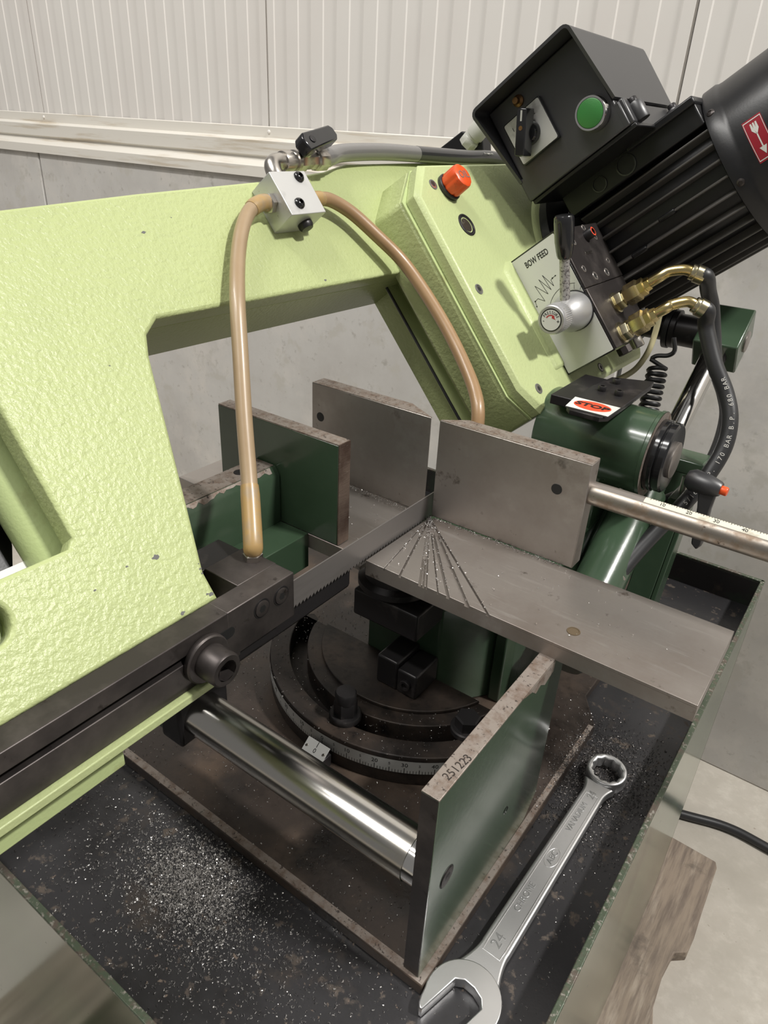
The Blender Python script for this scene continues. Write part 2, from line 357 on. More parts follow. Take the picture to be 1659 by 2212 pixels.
bm = nb(); prism(bm, [(-.68, .2525), (-.1226, .2525), (-.1214, .565), (-.145, .60), (-.145, .86), (-.68, .86)], .740, .7512)
bp = Thing('bed_plate', 'thick rusty brown steel bed plate lying in the chip tray', 'plate', (-.4, .5, .74))
bp.part('plate', bm, 'rust_floor', bevel=.0012)
bm = nb(); prism(bm, [(-.67, .2532), (-.1233, .2532), (-.1222, .562), (-.1272, .562), (-.1283, .2600), (-.67, .2600)], .7505, .75132); bp.part('worn_edge', bm, 'steel_edge')

# ================================================================ TURNTABLE
TC = V(-.308, .5185, .751)
tt = Thing('turntable', 'dark cast half round turntable with a silver degree scale around its rim', 'turntable', TC)
def arc(r, a0, a1, n): return [(TC.x+r*math.cos(R_(a0+(a1-a0)*i/(n-1))), TC.y+r*math.sin(R_(a0+(a1-a0)*i/(n-1)))) for i in range(n)]
cut = math.degrees(math.asin(.034/.154))
outer = arc(.154, 180+cut, 360-cut, 64)
slot = arc(.134, 196, 344, 40) + [(TC.x+.125*math.cos(R_(344))+.0, TC.y+.125*math.sin(R_(344))+.006)] + arc(.116, 344, 196, 40) + [(TC.x+.125*math.cos(R_(196)), TC.y+.125*math.sin(R_(196))+.006)]
tt.part('disc', curve_mesh([outer, slot], .034, .0012, MI, .7512), 'cast_dark')
tt.part('lower_rim', curve_mesh([arc(.1525, 180+cut, 360-cut, 64)], .010, 0, MI, .7512), 'cast_dark')
ins = arc(.101, 200, 340, 40)
tt.part('raised_hub', curve_mesh([ins], .004, .001, MI, .785), 'cast_dark')
bm = nb(); rad = .1546
angs = [215+i for i in range(0, 112)]
lo = [bm.verts.new((TC.x+rad*math.cos(R_(a)), TC.y+rad*math.sin(R_(a)), .7660)) for a in angs]; hi = [bm.verts.new((TC.x+rad*math.cos(R_(a)), TC.y+rad*math.sin(R_(a)), .7805)) for a in angs]
for i in range(len(angs)-1): bm.faces.new((lo[i], lo[i+1], hi[i+1], hi[i]))
strip = tt.part('degree_scale', bm, 'silver_label', label='silver degree scale strip')
bm = nb()
for a in range(-46, 54):
    A = R_(270+a); h = .0062 if a % 10 == 0 else (.005 if a % 5 == 0 else .0034)
    M = frame((TC.x+rad*math.cos(A), TC.y+rad*math.sin(A), .766), (-math.sin(A), math.cos(A), 0), (0, 0, 1), (math.cos(A), math.sin(A), 0))
    wd = .00022 if a % 5 else .00032
    box(bm, (-wd, .0002, 0), (wd, h, .0001), M)
tt.part('graduation', bm, 'ink', strip, kind='stuff')
for a in range(-45, 55, 5):
    A = R_(270+a); s = str(abs(a)) if a % 10 == 0 else '5'
    M = frame((TC.x+rad*math.cos(A), TC.y+rad*math.sin(A), .7755), (-math.sin(A), math.cos(A), 0), (0, 0, 1), (math.cos(A), math.sin(A), 0))
    tt.text(s, .0062 if a % 10 == 0 else .0042, M, 'ink', strip, .00008)
# zero pointer
zp = Thing('zero_pointer', 'small silver zero pointer plate with two rivets in front of the degree scale', 'pointer', (-.308, .355, .7512))
zp.box('foot', (-.319, .350, .7512), (-.295, .362, .7655), 'black_oxide', bevel=.001)
M = frame((-.307, .3545, .7700), (1, 0, 0), V(0, .80, .60).normalized(), V(0, -.60, .80).normalized())
pl = zp.part('plate', curve_mesh([rrect(-.0125, .0125, -.0065, .0065, .0006)], .0009, .0002, M), 'silver_label')
zp.text('0', .006, M @ Matrix.Translation((0, -.0022, .00095)), 'ink', pl, .0001)
bm = nb(); box(bm, (-.0003, .0012, .0009), (.0003, .0063, .00105), M); zp.part('index_mark', bm, 'ink', pl)
for x in (-.0098, .0098):
    bm = nb(); lathe(bm, M @ V(x, -.001, .0009), M.col[2].xyz, [(.0014, 0), (.0011, .0006), (0, .0008)], 10); zp.part('rivet', bm, 'nickel', pl)

# clamp nut and bolt in the slot
def tall_nut(x, y):
    t = Thing('clamp_nut', 'tall dark hex nut with a round cap on the turntable slot', 'nut', (x, y, .785))
    bm = nb(); lathe(bm, (x, y, .785), (0, 0, 1), [(.0150, 0), (.0152, .0015), (.0152, .0045), (.0142, .006), (.0, .006)], 32); t.part('washer', bm, 'black_oxide')
    bm = nb(); lathe(bm, (x, y, .791), (0, 0, 1), [(.0112, 0), (.0112, .0135), (.0100, .015)], 6, .3); t.part('hex', bm, 'black_oxide')
    bm = nb(); lathe(bm, (x, y, .8055), (0, 0, 1), [(.0100, 0), (.0100, .0085), (.0088, .0105), (0, .0108)], 28); t.part('cap', bm, 'black_oxide')
tall_nut(-.3025, .3905)
t = Thing('clamp_bolt', 'black hex head bolt with washer beside the green support plate', 'bolt', (-.205, .4465, .785))
bm = nb(); lathe(bm, (-.205, .4465, .785), (0, 0, 1), [(.0150, 0), (.0152, .002), (.0152, .005), (.0140, .0062), (0, .0062)], 32); t.part('washer', bm, 'black_oxide')
bm = nb(); lathe(bm, (-.205, .4465, .7912), (0, 0, 1), [(.0118, 0), (.0118, .0105), (.0104, .012), (0, .0122)], 6, .1); t.part('hex_head', bm, 'black_oxide')

# pedestal that carries the tables
pd = Thing('table_pedestal', 'dark green cast pedestal standing on the turntable beneath the steel tables', 'pedestal', (-.28, .54, .7512))
bm = nb(); prism(bm, [(-.348, .4840), (-.263, .4840), (-.208, .560), (-.208, .64), (-.348, .64)], .7512, .872); pd.part('column', bm, 'green', bevel=.002)
bm = nb(); prism(bm, [(-.335, .500), (-.263, .500), (-.20, .530), (-.20, .575), (-.335, .575)], .872, .9295); pd.part('neck', bm, 'green', bevel=.002)
bm = nb(); lathe(bm, (-.308, .470, .889), (0, 0, 1), [(.030, 0), (.036, .004), (.036, .010), (.030, .013), (.030, .020), (.026, .024)], 40); pd.part('bearing', bm, 'black_oxide')
bm = nb(); prism(bm, [(-.335, .440), (-.263, .440), (-.263, .50), (-.335, .50)], .86, .889); pd.part('bearing_seat', bm, 'black_oxide', bevel=.002)
pd.box('rib', (-.226, .53, .7512), (-.213, .575, .93), 'green', bevel=.002)
cb = Thing('clamp_block', 'small dark steel clamp block with a socket screw at the pedestal foot', 'block', (-.288, .462, .789))
cb.box('body', (-.3075, .4445, .789), (-.2835, .4835, .822), 'black_oxide', bevel=.002)
cb.box('step', (-.2835, .4445, .789), (-.2615, .4835, .8165), 'black_oxide', bevel=.002)
socket_screw(cb, (-.2725, .4445, .803), (0, -1, 0), .0058, .0035)

# ================================================================ SUPPORT PLATE AND SLIDE SHAFT
sp = Thing('support_plate', 'upright green steel plate with bare rusty top edge stamped with numbers', 'plate', (-.134, .336, .7512))
pa = [(.2556, .7512), (.418, .7512), (.436, .770), (.436, .9295), (.2556, .9295)]
Msp = frame((-.1406, 0, 0), (0, 1, 0), (0, 0, 1), (1, 0, 0))
sp.part('body', curve_mesh([pa], .0126, .0006, Msp), 'green')
sp.box('bare_front', (-.1402, .2553, .7525), (-.1284, .2560, .9290), 'dark_steel')
sp.box('bare_top', (-.1406, .2556, .9285), (-.128, .4155, .9301), 'steel_edge', bevel=.0004)
bm = nb(); prism(bm, [(.365, .9287), (.4155, .9287), (.4155, .919), (.402, .915), (.393, .921), (.386, .918), (.378, .925)], .0126, .0129, Msp); sp.part('bare_patch', bm, 'steel_edge')
M = frame((-.1325, .2835, .93015), V(.12, 1, 0).normalized(), V(-1, .12, 0).normalized(), (0, 0, 1))
sp.text('251223', .0082, M, 'cast_dark', depth=.00008)
bm = nb(); lathe(bm, (-.128, .2792, .8351), (1, 0, 0), [(.0086, 0), (.0084, .0003), (.0078, .0003)], 28, cap=False); sp.part('screw_rim', bm, 'ink')
socket_screw(sp, (-.128, .2792, .8351), (1, 0, 0), .0076, .0008, 'dark_steel')
bm = nb(); lathe(bm, (-.128, .369, .812), (1, 0, 0), [(.0035, .0002), (.0030, .0005), (.0022, -.002), (0, -.002)], 16, cap=False); sp.part('pin', bm, 'black_oxide')
sh = Thing('slide_shaft', 'thick polished chrome shaft lying between the bow and the green support plate', 'shaft', (-.25, .2792, .8166))
bm = nb(); lathe(bm, (-.366, .2792, .8351), (1, 0, 0), [(.0185, 0), (.0185, .213), (.0180, .2132)], 48); sh.part('shaft', bm, 'chrome')
bm = nb(); lathe(bm, (-.153, .2792, .8351), (1, 0, 0), [(.0178, 0), (.0178, .0125)], 48); sh.part('turned_end', bm, 'chrome_clean')
sb = Thing('shaft_bracket', 'dark bracket holding the left end of the chrome shaft under the bow', 'bracket', (-.36, .279, .7512))
sb.box('upright', (-.392, .256, .812), (-.366, .308, .872), 'black_oxide', bevel=.003)
sb.box('side_block', (-.415, .260, .812), (-.392, .304, .868), 'green', bevel=.003)
sb.box('hanger', (-.410, .262, .868), (-.372, .298, .9150), 'black_oxide')

# ================================================================ TABLES
tb = Thing('saw_table', 'flat bare steel table plate with a fan of saw cut grooves', 'table', (-.166, .466, .9297))
zt, zg = .944, .9415
tx0, tx1, ty0, ty1 = -.3040, -.0292, .4150, .5170
tb.box('plate', (tx0, ty0, .9297), (tx1, ty1, zg), 'steel')
ap = V(-.3035, .5140)
ends = [(-.2848, .0006), (-.2688, .0018), (-.2490, .0022), (-.2455, .0016), (-.2425, .0010), (-.2316, .0010), (-.2220, .0022), (-.2046, .0032), (-.1862, .0017)]
bm = nb(); prev = None
def edge_pt(x, wd, side):
    d = (V(x, ty0)-ap).normalized(); n_ = V(-d.y, d.x); a = ap + n_*side*wd/2; k = (ty0-a.y)/d.y; return a, d, V(a.x+d.x*k, ty0)
lines = []
for x, wd in ends: lines.append((edge_pt(x, wd, -1), edge_pt(x, wd, 1)))
def inter(a, d, b, e):
    den = d.x*e.y-d.y*e.x; s = ((b.x-a.x)*e.y-(b.y-a.y)*e.x)/den; return a+d*s
# normal of a downward line points to +x: side -1 is the left rim, +1 the right rim
L0 = lines[0][0]; polys = [[(tx0, ty0), tuple(L0[2]), tuple(L0[0]+L0[1]*.002), (tx0, ty1-.004)]]
for i in range(len(lines)-1):
    a = lines[i][1]; b = lines[i+1][0]; q = inter(a[0], a[1], b[0], b[1])
    if q.y < ty0+.004 or b[2].x-a[2].x < .0004: continue
    polys.append([tuple(a[2]), tuple(b[2]), tuple(q)])
a = lines[-1][1]; polys.append([tuple(a[2]), (tx1, ty0), (tx1, ty1), (tx0+.004, ty1), tuple(a[0]+a[1]*.003)])
for poly in polys: prism(bm, poly, zg, zt)
tb.part('top_face', bm, 'steel', bevel=.0004)
bm = nb(); lathe(bm, (-.1255, .437, zt), (0, 0, 1), [(.0052, .0001), (.0050, .0005), (.0042, .0005), (.0040, .0001), (0, .0001)], 20, cap=False); tb.part('plug', bm, 'plug_metal', label='small round brass plug')
t2 = Thing('saw_table', 'bare steel table plate left of the blade beneath the green jaw', 'table', (-.43, .466, .9297))
t2.box('plate', (-.5465, .4167, .9297), (-.3112, .5170, .944), 'steel', bevel=.0005)

# ================================================================ VICE JAWS
def jaw(name, label, poly, hole, z0=.9445, z1=1.0415):
    cx = sum(p[0] for p in poly)/len(poly); t = Thing(name, label, 'vice jaw', (cx, .526, z0))
    bm = nb(); prism(bm, poly, z0-.012 if False else z0, z1); t.part('body', bm, 'steel', bevel=.0007)
    box_top = nb(); sh_ = [((x-cx)*.995+cx, (y-.526)*.96+.526) for x, y in poly]; prism(box_top, sh_, z1-.0005, z1+.0004); t.part('top_edge', box_top, 'steel_edge')
    bm = nb(); lathe(bm, (hole[0], .5175, hole[1]), (0, -1, 0), [(.0050, -.0002), (.0046, .0002), (.0, .0002)], 24, cap=False); t.part('hole', bm, 'ink', label='threaded hole')
    return t
jaw('fixed_jaw', 'bare steel fence jaw right of the blade, standing on the grooved table', [(-.3040, .5175), (-.1615, .5175), (-.1615, .5350), (-.2840, .5350)], (-.1870, 1.0120))
jaw('fixed_jaw', 'bare steel fence jaw standing behind the dark green jaw, left of the blade', [(-.4540, .5175), (-.3122, .5175), (-.3455, .5360), (-.4540, .5360)], (-.4430, 1.0080))
mj = Thing('moving_jaw', 'dark green plate jaw with a sawn bare steel end', 'vice jaw', (-.408, .424, .9445))
mj.box('plate', (-.4795, .4170, .9445), (-.3375, .4320, 1.0385), 'green', bevel=.0006)
mj.box('bare_end', (-.3376, .4172, .9447), (-.3366, .4318, 1.0395), 'blade_end')
mj.box('bare_top', (-.4790, .4173, 1.0380), (-.3375, .4317, 1.0397), 'steel_edge')
sl = Thing('vice_slide', 'dark green slide block with worn bare top in front of the green jaw', 'slide', (-.42, .33, .9445))
bm = nb(); prof_ = [(-.4330, .9445), (-.4035, .9445), (-.4035, .9925), (-.4085, .9995), (-.4330, .9995)]
Msl = frame((0, .268, 0), (1, 0, 0), (0, 0, 1), (0, -1, 0))
prism(bm, prof_, -.1488, 0, Msl); sl.part('body', bm, 'green', bevel=.0008)
sl.box('worn_top', (-.4325, .270, .9993), (-.4100, .4155, 1.0001), 'steel_edge')
random.seed(11); cn = [(.272+.0037*i, random.uniform(.0012, .0052)) for i in range(38)]
Mch = frame((-.4085, 0, .9995), (0, 1, 0), V(.005, 0, -.007).normalized(), V(.007, 0, .005).normalized())
bm = nb(); prism(bm, [(y, -.0004) for y, _ in reversed(cn)] + [(y, h) for y, h in cn], -.0002, .00025, Mch); sl.part('bare_patch', bm, 'steel_edge'); random.seed(7)
sl.box('step', (-.4045, .325, .9098), (-.3700, .4168, .9450), 'green', bevel=.0008)
bm = nb(); lathe(bm, (-.421, .385, 1.0000), (0, 0, 1), [(.0052, .0001), (.0050, .0006), (.0035, .0006), (0, .0004)], 18, cap=False); sl.part('screw', bm, 'black_oxide')

# ================================================================ SAW BLADE
def blade_mesh():
    bm = nb(); zb0, zb1 = .9416, .9668; y0, y1 = .20, .615; pitch = .0042; prof = []; y = y0
    while y < y1:
        prof += [(y, zb0+.0026), (y+pitch*.22, zb0), (y+pitch*.45, zb0+.0006)]; y += pitch
    A = [[bm.verts.new((x, y, z)) for y, z in prof] for x in (-.3075, -.3064)]; T = [[bm.verts.new((x, y, zb1)) for y, z in prof] for x in (-.3075, -.3064)]
    for i in range(len(prof)-1):
        bm.faces.new((A[0][i], A[0][i+1], T[0][i+1], T[0][i])); bm.faces.new((A[1][i+1], A[1][i], T[1][i], T[1][i+1]))
        bm.faces.new((T[0][i], T[0][i+1], T[1][i+1], T[1][i])); bm.faces.new((A[0][i+1], A[0][i], A[1][i], A[1][i+1]))
    return bm

# ================================================================ FRONT BLADE GUIDE
gd = Thing('blade_guide', 'long dark steel blade guide bar bolted along the foot of the lime bow', 'blade guide', (-.303, .2, .945))
gd.box('upper_rail', (-.3130, -.06, .9725), (-.2950, .262, .9857), 'dark_steel', bevel=.0008)
gd.box('groove_floor', (-.3130, -.06, .9660), (-.3030, .256, .9730), 'black_oxide')
gd.box('lower_rail', (-.3130, -.06, .9450), (-.2950, .262, .9672), 'dark_steel', bevel=.0008)
gd.box('end_block', (-.3130, .252, .9476), (-.2948, .3160, .9858), 'dark_steel', bevel=.0008)
gd.box('clamp_plate', (-.3155, .235, .9380), (-.2975, .300, .9476), 'black_oxide', bevel=.0006)
hb = gd.box('guide_body', (-.3470, .2790, .9480), (-.3133, .3172, .9852), 'dark_steel', bevel=.0006)
gd.box('rear_body', (-.3720, .262, .9480), (-.3474, .3150, .9838), 'black_oxide', bevel=.0006)
bm = nb(); lathe(bm, (-.3305, .3108, .9852), (0, 0, 1), [(.0072, 0), (.0074, .0006), (.0074, .0042), (.0064, .005), (.0046, .005), (.0046, .0075)], 6, .2); gd.part('hose_nut', bm, 'nickel', label='nickel hex hose nut')
for yy, zz in ((.2832, .9725), (.3025, .9727)):
    socket_screw(gd, (-.2948, yy, zz), (1, 0, 0), .0062, .0010, 'dark_steel')
    bm = nb(); lathe(bm, (-.2948, yy, zz), (1, 0, 0), [(.0076, .0001), (.0075, .0003), (.0064, .0003), (.0062, .0001)], 28, cap=False); gd.part('counterbore', bm, 'black_oxide')
bm = nb(); lathe(bm, (-.2949, .2310, .9632), (1, 0, 0), [(.0168, 0), (.0172, .0006), (.0172, .0036), (.0162, .0046), (.0, .0046)], 36); gd.part('washer', bm, 'dark_steel')
bm = nb(); pr = [(.0116, .0046), (.0120, .0056), (.0120, .0195), (.0108, .0212), (.0074, .0212)]
lathe(bm, (-.2949, .2310, .9632), (1, 0, 0), pr, 40, cap=False)
lathe(bm, (-.2949, .2310, .9632), (1, 0, 0), [(.0078, .02125), (.0074, .0125), (0, .0120)], 6, .3, cap=False)
gd.part('cap_screw', bm, 'dark_steel', label='large socket cap screw')
gd.part('slot', curve_mesh([rrect(.236, .2575, .9655, .9735, .0039)], .0004, 0, frame((-.2948, 0, 0), (0, 1, 0), (0, 0, 1), (1, 0, 0))), 'ink')
gd.box('shade_backing', (-.3200, .25, .9200), (-.3110, .404, .9420), 'black_oxide', bevel=.003)  # guessed plate under the teeth; its black stands for the shade there

# ================================================================ BOW FRAME
bow = Thing('saw_bow', 'lime green cast saw bow with hammered paint, gearbox lid and beam', 'saw bow', B(.35, 0, -.04))
outline = [(-.10, 0.0), (.2604, 0.0), (.2606, .0202), (.2750, .066), (.3075, .172), (.3150, .188), (.330, .1985), (.668, .1945), (.672, .010), (.985, .0), (.985, .306), (.93, .3235), (.80, .3205), (.640, .3200), (.60, .3120), (.515, .3045), (.371, .2978), (.2593, .2907), (-.10, .272)]
window = [(.1940, .0760), (.1945, .2000), (.15, .232), (.03, .23), (.03, .0705), (.1885, .0705)]
pocket = circ(.128, .051, .0135, 28)
window2 = [(.2250, .0600), (.2250, .225), (.17, .245), (.0, .245), (.0, .060)]
bow.part('frame', curve_mesh([outline, window, pocket], .020, .0028, MB, -.020), 'lime')
bow.part('frame_body', curve_mesh([[(x-(.0 if x < .3 else 0), y) for x, y in outline], window2], .054, .0005, MB, -.0722), 'lime')
chip = nb(); random.seed(3)
for yy, vv, rr_ in ((.2353, .0432, .0030), (.2148, .0458, .0011), (.2573, .0045, .0022), (.2324, .0034, .0020), (.2588, .0197, .0010), (.2592, .0230, .0012), (.1898, .0415, .0012), (.3573, .2652, .0022), (.5208, .2019, .0018), (.2748, .1722, .0008), (.3894, .2753, .0007), (.2545, .0060, .0014), (.2600, .0265, .0007)):
    k = 11; prism(chip, [(yy+rr_*random.uniform(.55, 1.15)*math.cos(6.283*i/k), vv+rr_*random.uniform(.3, .7)*math.sin(6.283*i/k)) for i in range(k)], -.0004, .00012, MB)
bow.part('paint_chip', chip, 'seam', kind='stuff')
random.seed(7)
bm = nb(); lathe(bm, B(.128, .051, -.0175), BN, [(.0138, .0), (.0, .0)], 28, cap=False); bow.part('pocket_floor', bm, 'lime_worn')
socket_screw(bow, B(.128, .051, -.0175), BN, .0080, .012)
bow.part('foot_ledge', (lambda b: (box(b, (-.3200, -.06, .9385), (-.2905, .2455, .9447)), b)[1])(nb()), 'lime_smooth', bevel=.0008)
bow.part('lower_cover', (lambda b: (box(b, (-.3300, -.06, .9150), (-.3010, .1690, .9260)), b)[1])(nb()), 'lime_worn', bevel=.001)
bow.part('foot_web', (lambda b: (box(b, (-.3420, -.06, .9200), (-.3140, .2440, .9700)), b)[1])(nb()), 'lime_smooth')
bow.part('saw_blade', blade_mesh(), 'blade', label='narrow steel band saw blade with fine teeth')
# gearbox
bodyp = [(.6400, .0290), (.6620, -.0040), (.9850, -.0070), (.9850, .2860), (.6800, .2830), (.6380, .2490)]
lidp = [(.6460, .0315), (.6660, -.0010), (.9640, -.0055), (.9715, .0010), (.9715, .2780), (.6800, .2780), (.6455, .2455)]
bm = nb(); prism(bm, [((x-.8)*1.02+.8, (y-.14)*1.025+.14) for x, y in bodyp], -.010, .0380, MB, top=bodyp); bow.part('gearbox_body', bm, 'lime', bevel=.004)
body_in = [((x-.81)*.999+.81, (y-.138)*.999+.138) for x, y in bodyp]
bm = nb(); prism(bm, body_in, .0370, .0389, MB); bow.part('lid_gasket', bm, 'lime_worn')
def scaled(poly, kx, ky): return [((x-.81)*kx+.81, (y-.138)*ky+.138) for x, y in poly]
bm = nb(); prism(bm, scaled(lidp, 1.014, 1.018), .0386, .0500, MB); prism(bm, scaled(lidp, 1.014, 1.018), .0500, .0553, MB, top=scaled(lidp, .990, .988))
bmesh.ops.remove_doubles(bm, verts=bm.verts, dist=1e-6)
lid = bow.part('gearbox_lid', bm, 'lime_smooth', bevel=.0012)
for yy, vv in ((.6797, .2555), (.6627, .138), (.6759, .0205), (.8328, .0073), (.945, .012), (.74, .268)):
    bm = nb(); lathe(bm, B(yy, vv, .0554), BN, [(.0058, 0), (.0056, .0005), (.0046, .0005), (.0044, 0)], 24, cap=False); c_ = bow.part('screw_rim', bm, 'seam', lid)
    socket_screw(bow, B(yy, vv, .0552), BN, .0046, .0008, 'nickel', 'lid_screw', lid, .62)
bm = nb(); lathe(bm, B(.690, .0085, .0553), BN, [(.0022, 0), (.0018, .0004), (0, .0004)], 12, cap=False); bow.part('pin', bm, 'lime_worn', lid)
# pedestal and boss on the lid
bm = nb(); pp = [(.730, .030), (.730, .148), (.742, .158), (.86, .158), (.86, .030)]; prism(bm, [((x-.79)*1.15+.79, (y-.09)*1.05+.09) for x, y in pp], .050, .0580, MB, top=pp); bow.part('valve_pad', bm, 'lime_smooth', bevel=.003)
bm = nb(); lathe(bm, B(.944, .125, .03), BN, [(.132, 0), (.126, .020), (.118, .027), (.115, .029), (0, .029)], 56); bow.part('motor_boss', bm, 'lime_smooth')
# oil cap and sight glass
bm = nb(); lathe(bm, B(.7030, .2500, .0552), BN, [(.0142, 0), (.0148, .001), (.0148, .0038), (.0140, .0048), (0, .0048)], 36); bow.part('seal_ring', bm, 'rubber')
bm = nb(); n = 48; rings = []
x_, y_, z_ = basis(BN)
for k, (r, h, rib) in enumerate(((.0128, .0048, 1), (.0134, .0060, 1), (.0134, .0195, 1), (.0126, .0222, .4), (.0108, .0234, 0))):
    rings.append([bm.verts.new(B(.7030, .2500, .0552) + z_*h + (x_*math.cos(2*math.pi*i/n)+y_*math.sin(2*math.pi*i/n))*(r - rib*.0010*(1 if (i % 8) in (0, 1) else 0))) for i in range(n)])
for a, b in zip(rings, rings[1:]):
    for i in range(n): bm.faces.new((a[i], a[(i+1) % n], b[(i+1) % n], b[i]))
bm.faces.new(rings[-1]); oc = bow.part('oil_cap', bm, 'orange', label='orange ribbed oil filler cap')
M = frame(B(.7030, .2500, .0552+.0235), V(.6, .5, 0), V(0, 0, 1), BN)
ang = R_(0); ex = (BY*math.cos(ang)-BW*math.sin(ang)); ey = BN.cross(ex)
bow.text('OIL', .0115, frame(B(.7030, .2500, .0552+.0235), ex, ey, BN), 'seam', oc)
bm = nb(); lathe(bm, B(.7030, .2075, .0553), BN, [(.0128, 0), (.0126, .0008), (.0112, .0012), (.0106, .0004), (.0090, .0006), (.0088, -.0012)], 36, cap=False); sg = bow.part('sight_glass', bm, 'black_oxide', label='round oil sight glass')
bm = nb(); lathe(bm, B(.7030, .2075, .0546), BN, [(.0088, 0), (.0085, .0006), (.005, .0012), (0, .0014)], 30, cap=False); bow.part('lens', bm, 'glass_dark', sg)
# rear wheel cover
bm = nb(); prism(bm, [(.6480, .215), (.6530, .010), (.685, .010), (.685, .215)], -.036, -.032, MB); rc = bow.part('wheel_cover', bm, 'lime_smooth')
bm = nb(); tube(bm, [B(.6472, .215, -.033), B(.6522, .010, -.033)], .0016, 8); bow.part('edge_strip', bm, 'rubber', rc)
# inside of the front window: wheel and hub
bm = nb(); lathe(bm, B(.05, .150, -.066), BN, [(.0, 0), (.146, 0), (.146, .004), (.0, .004)], 48, cap=False); wh = bow.part('band_wheel', bm, 'black_paint')
bm = nb(); tube(bm, [B(.1960, .235, -.047), B(.1960, .150, -.046), B(.1965, .085, -.044), B(.1965, .062, -.044)], [.017, .017, .0165, .0160], 20); bow.part('cast_rib', bm, 'lime_worn')
bm = nb(); lathe(bm, B(.125, .128, -.058), BN, [(.0, 0), (.055, 0), (.055, .012), (.050, .014), (0, .014)], 40, cap=False); bow.part('wheel_hub', bm, 'black_gloss', wh)
bm = nb(); box(bm, (.100, .0615, -.050), (.182, .0800, -.046), MB); bow.part('bright_strip', bm, 'white_label')  # white strip added to stand for the bright area seen through the window
bm = nb(); box(bm, (.090, .0610, -.044), (.1560, .0740, -.030), MB); bow.part('tension_block', bm, 'steel', bevel=.001)
bm = nb(); box(bm, (.090, .0900, -.044), (.1440, .1200, -.012), MB); bow.part('tension_slide', bm, 'dark_steel', bevel=.001)

# switch bracket and gland behind the bow
br = Thing('switch_bracket', 'black angled sheet bracket with a pale cable gland behind the bow beam', 'bracket', (-.575, .975, 1.225))
Mg_ = frame((0, .975, 0), (1, 0, 0), (0, 0, 1), (0, -1, 0))
bm = nb(); prism(bm, [(-.625, 1.225), (-.613, 1.2385), (-.572, 1.2665), (-.538, 1.2610), (-.532, 1.225)], -.012, .012, Mg_); br.part('sheet', bm, 'black_paint', bevel=.0015)
p0, p1 = V(-.5600, .960, 1.2500), V(-.5396, .960, 1.2729); d = p1-p0
bm = nb(); lathe(bm, p0, d, [(.0125, 0), (.0130, .002), (.0130, .011), (.0115, .013)], 8); br.part('gland_nut', bm, 'gland')
bm = nb(); lathe(bm, p0+d.normalized()*.013, d, [(.0112, 0), (.0110, .003), (.0130, .004), (.0130, .018), (.0105, .026), (.007, .027)], 20); br.part('gland_dome', bm, 'gland')

# ================================================================ COOLANT MANIFOLD
cm = Thing('coolant_manifold', 'small aluminium coolant distributor block screwed to the bow beam', 'manifold', B(.51, .273, 0))
y0, y1, v0, v1 = .4885, .5335, .2520, .2935
blk = cm.box('block', (y0, v0, .0002), (y1, v1, .028), 'alu', MB, bevel=.0006)
for yy, vv in ((.5215, .2870), (.5045, .2620)):
    bm = nb(); lathe(bm, B(yy, vv, .028), BN, [(.0052, 0), (.0050, .0016), (.0036, .0032), (.0022, .0036)], 24, cap=False)
    lathe(bm, B(yy, vv, .028), BN, [(.0025, .00365), (.0022, .001), (0, .001)], 6, cap=False); cm.part('button_screw', bm, 'black_gloss')
bm = nb(); lathe(bm, B(.517, v0, .013), -BW, [(.0068, 0), (.0070, .001), (.0070, .0035), (.0056, .006), (0, .0065)], 24); cm.part('drain_plug', bm, 'black_oxide')
bm = nb(); lathe(bm, B(y0, .273, .0135), -BY, [(.0085, 0), (.0087, .0006), (.0087, .0052), (.0075, .006), (.0060, .006), (.0060, .010)], 6, .2); cm.part('hose_nut', bm, 'nickel')
bm = nb(); lathe(bm, B(y1, .273, .0135), BY, [(.0075, 0), (.0075, .004), (.0060, .005), (.0060, .010)], 6, .2); cm.part('hose_nut', bm, 'nickel')
bm = nb(); tube(bm, smooth_path([B(.512, .2935, .014), B(.512, .302, .014), B(.515, .3095, .014), B(.522, .3125, .014), B(.533, .3128, .014)], 5), [.0075]*21, 18); el = cm.part('elbow', bm, 'nickel')
bm = nb(); lathe(bm, B(.529, .3128, .014), BY, [(.0088, 0), (.0092, .001), (.0092, .011), (.0080, .012), (.0080, .015), (.0098, .0155), (.0098, .019)], 24); cm.part('union_nut', bm, 'nickel')
bm = nb(); lathe(bm, B(.548, .3132, .014), V(0, 1, .02), [(.0095, 0), (.0095, .010), (.0082, .012), (.0082, .026), (.0100, .027), (.0100, .040), (.0085, .042)], 8, .39); cm.part('ball_valve', bm, 'nickel', label='nickel plated ball valve')
hd = nb(); Mh = frame(B(.556, .3205, .022), V(.02, .97, .16).normalized(), V(-.97, -.02, .12).normalized(), V(0, -.16, 1).normalized())
Mh = frame(B(.556, .318, .0245), (BY*.95+BW*.22).normalized(), BN.cross((BY*.95+BW*.22).normalized()).normalized(), BN)
prism(hd, [(-.012, -.008), (.036, -.0065), (.040, -.003), (.040, .005), (.036, .0085), (-.008, .0095), (-.013, .004)], .0, .0125, Mh); cm.part('handle', hd, 'black_gloss', bevel=.0015, label='black lever handle')
bm = nb(); cyl(bm, B(.556, .316, .012), B(.556, .316, .026), .006); cm.part('valve_stem', bm, 'nickel')
socket_screw(cm, Mh @ V(.0, .001, .0124), BN, .0036, .001, 'black_oxide')

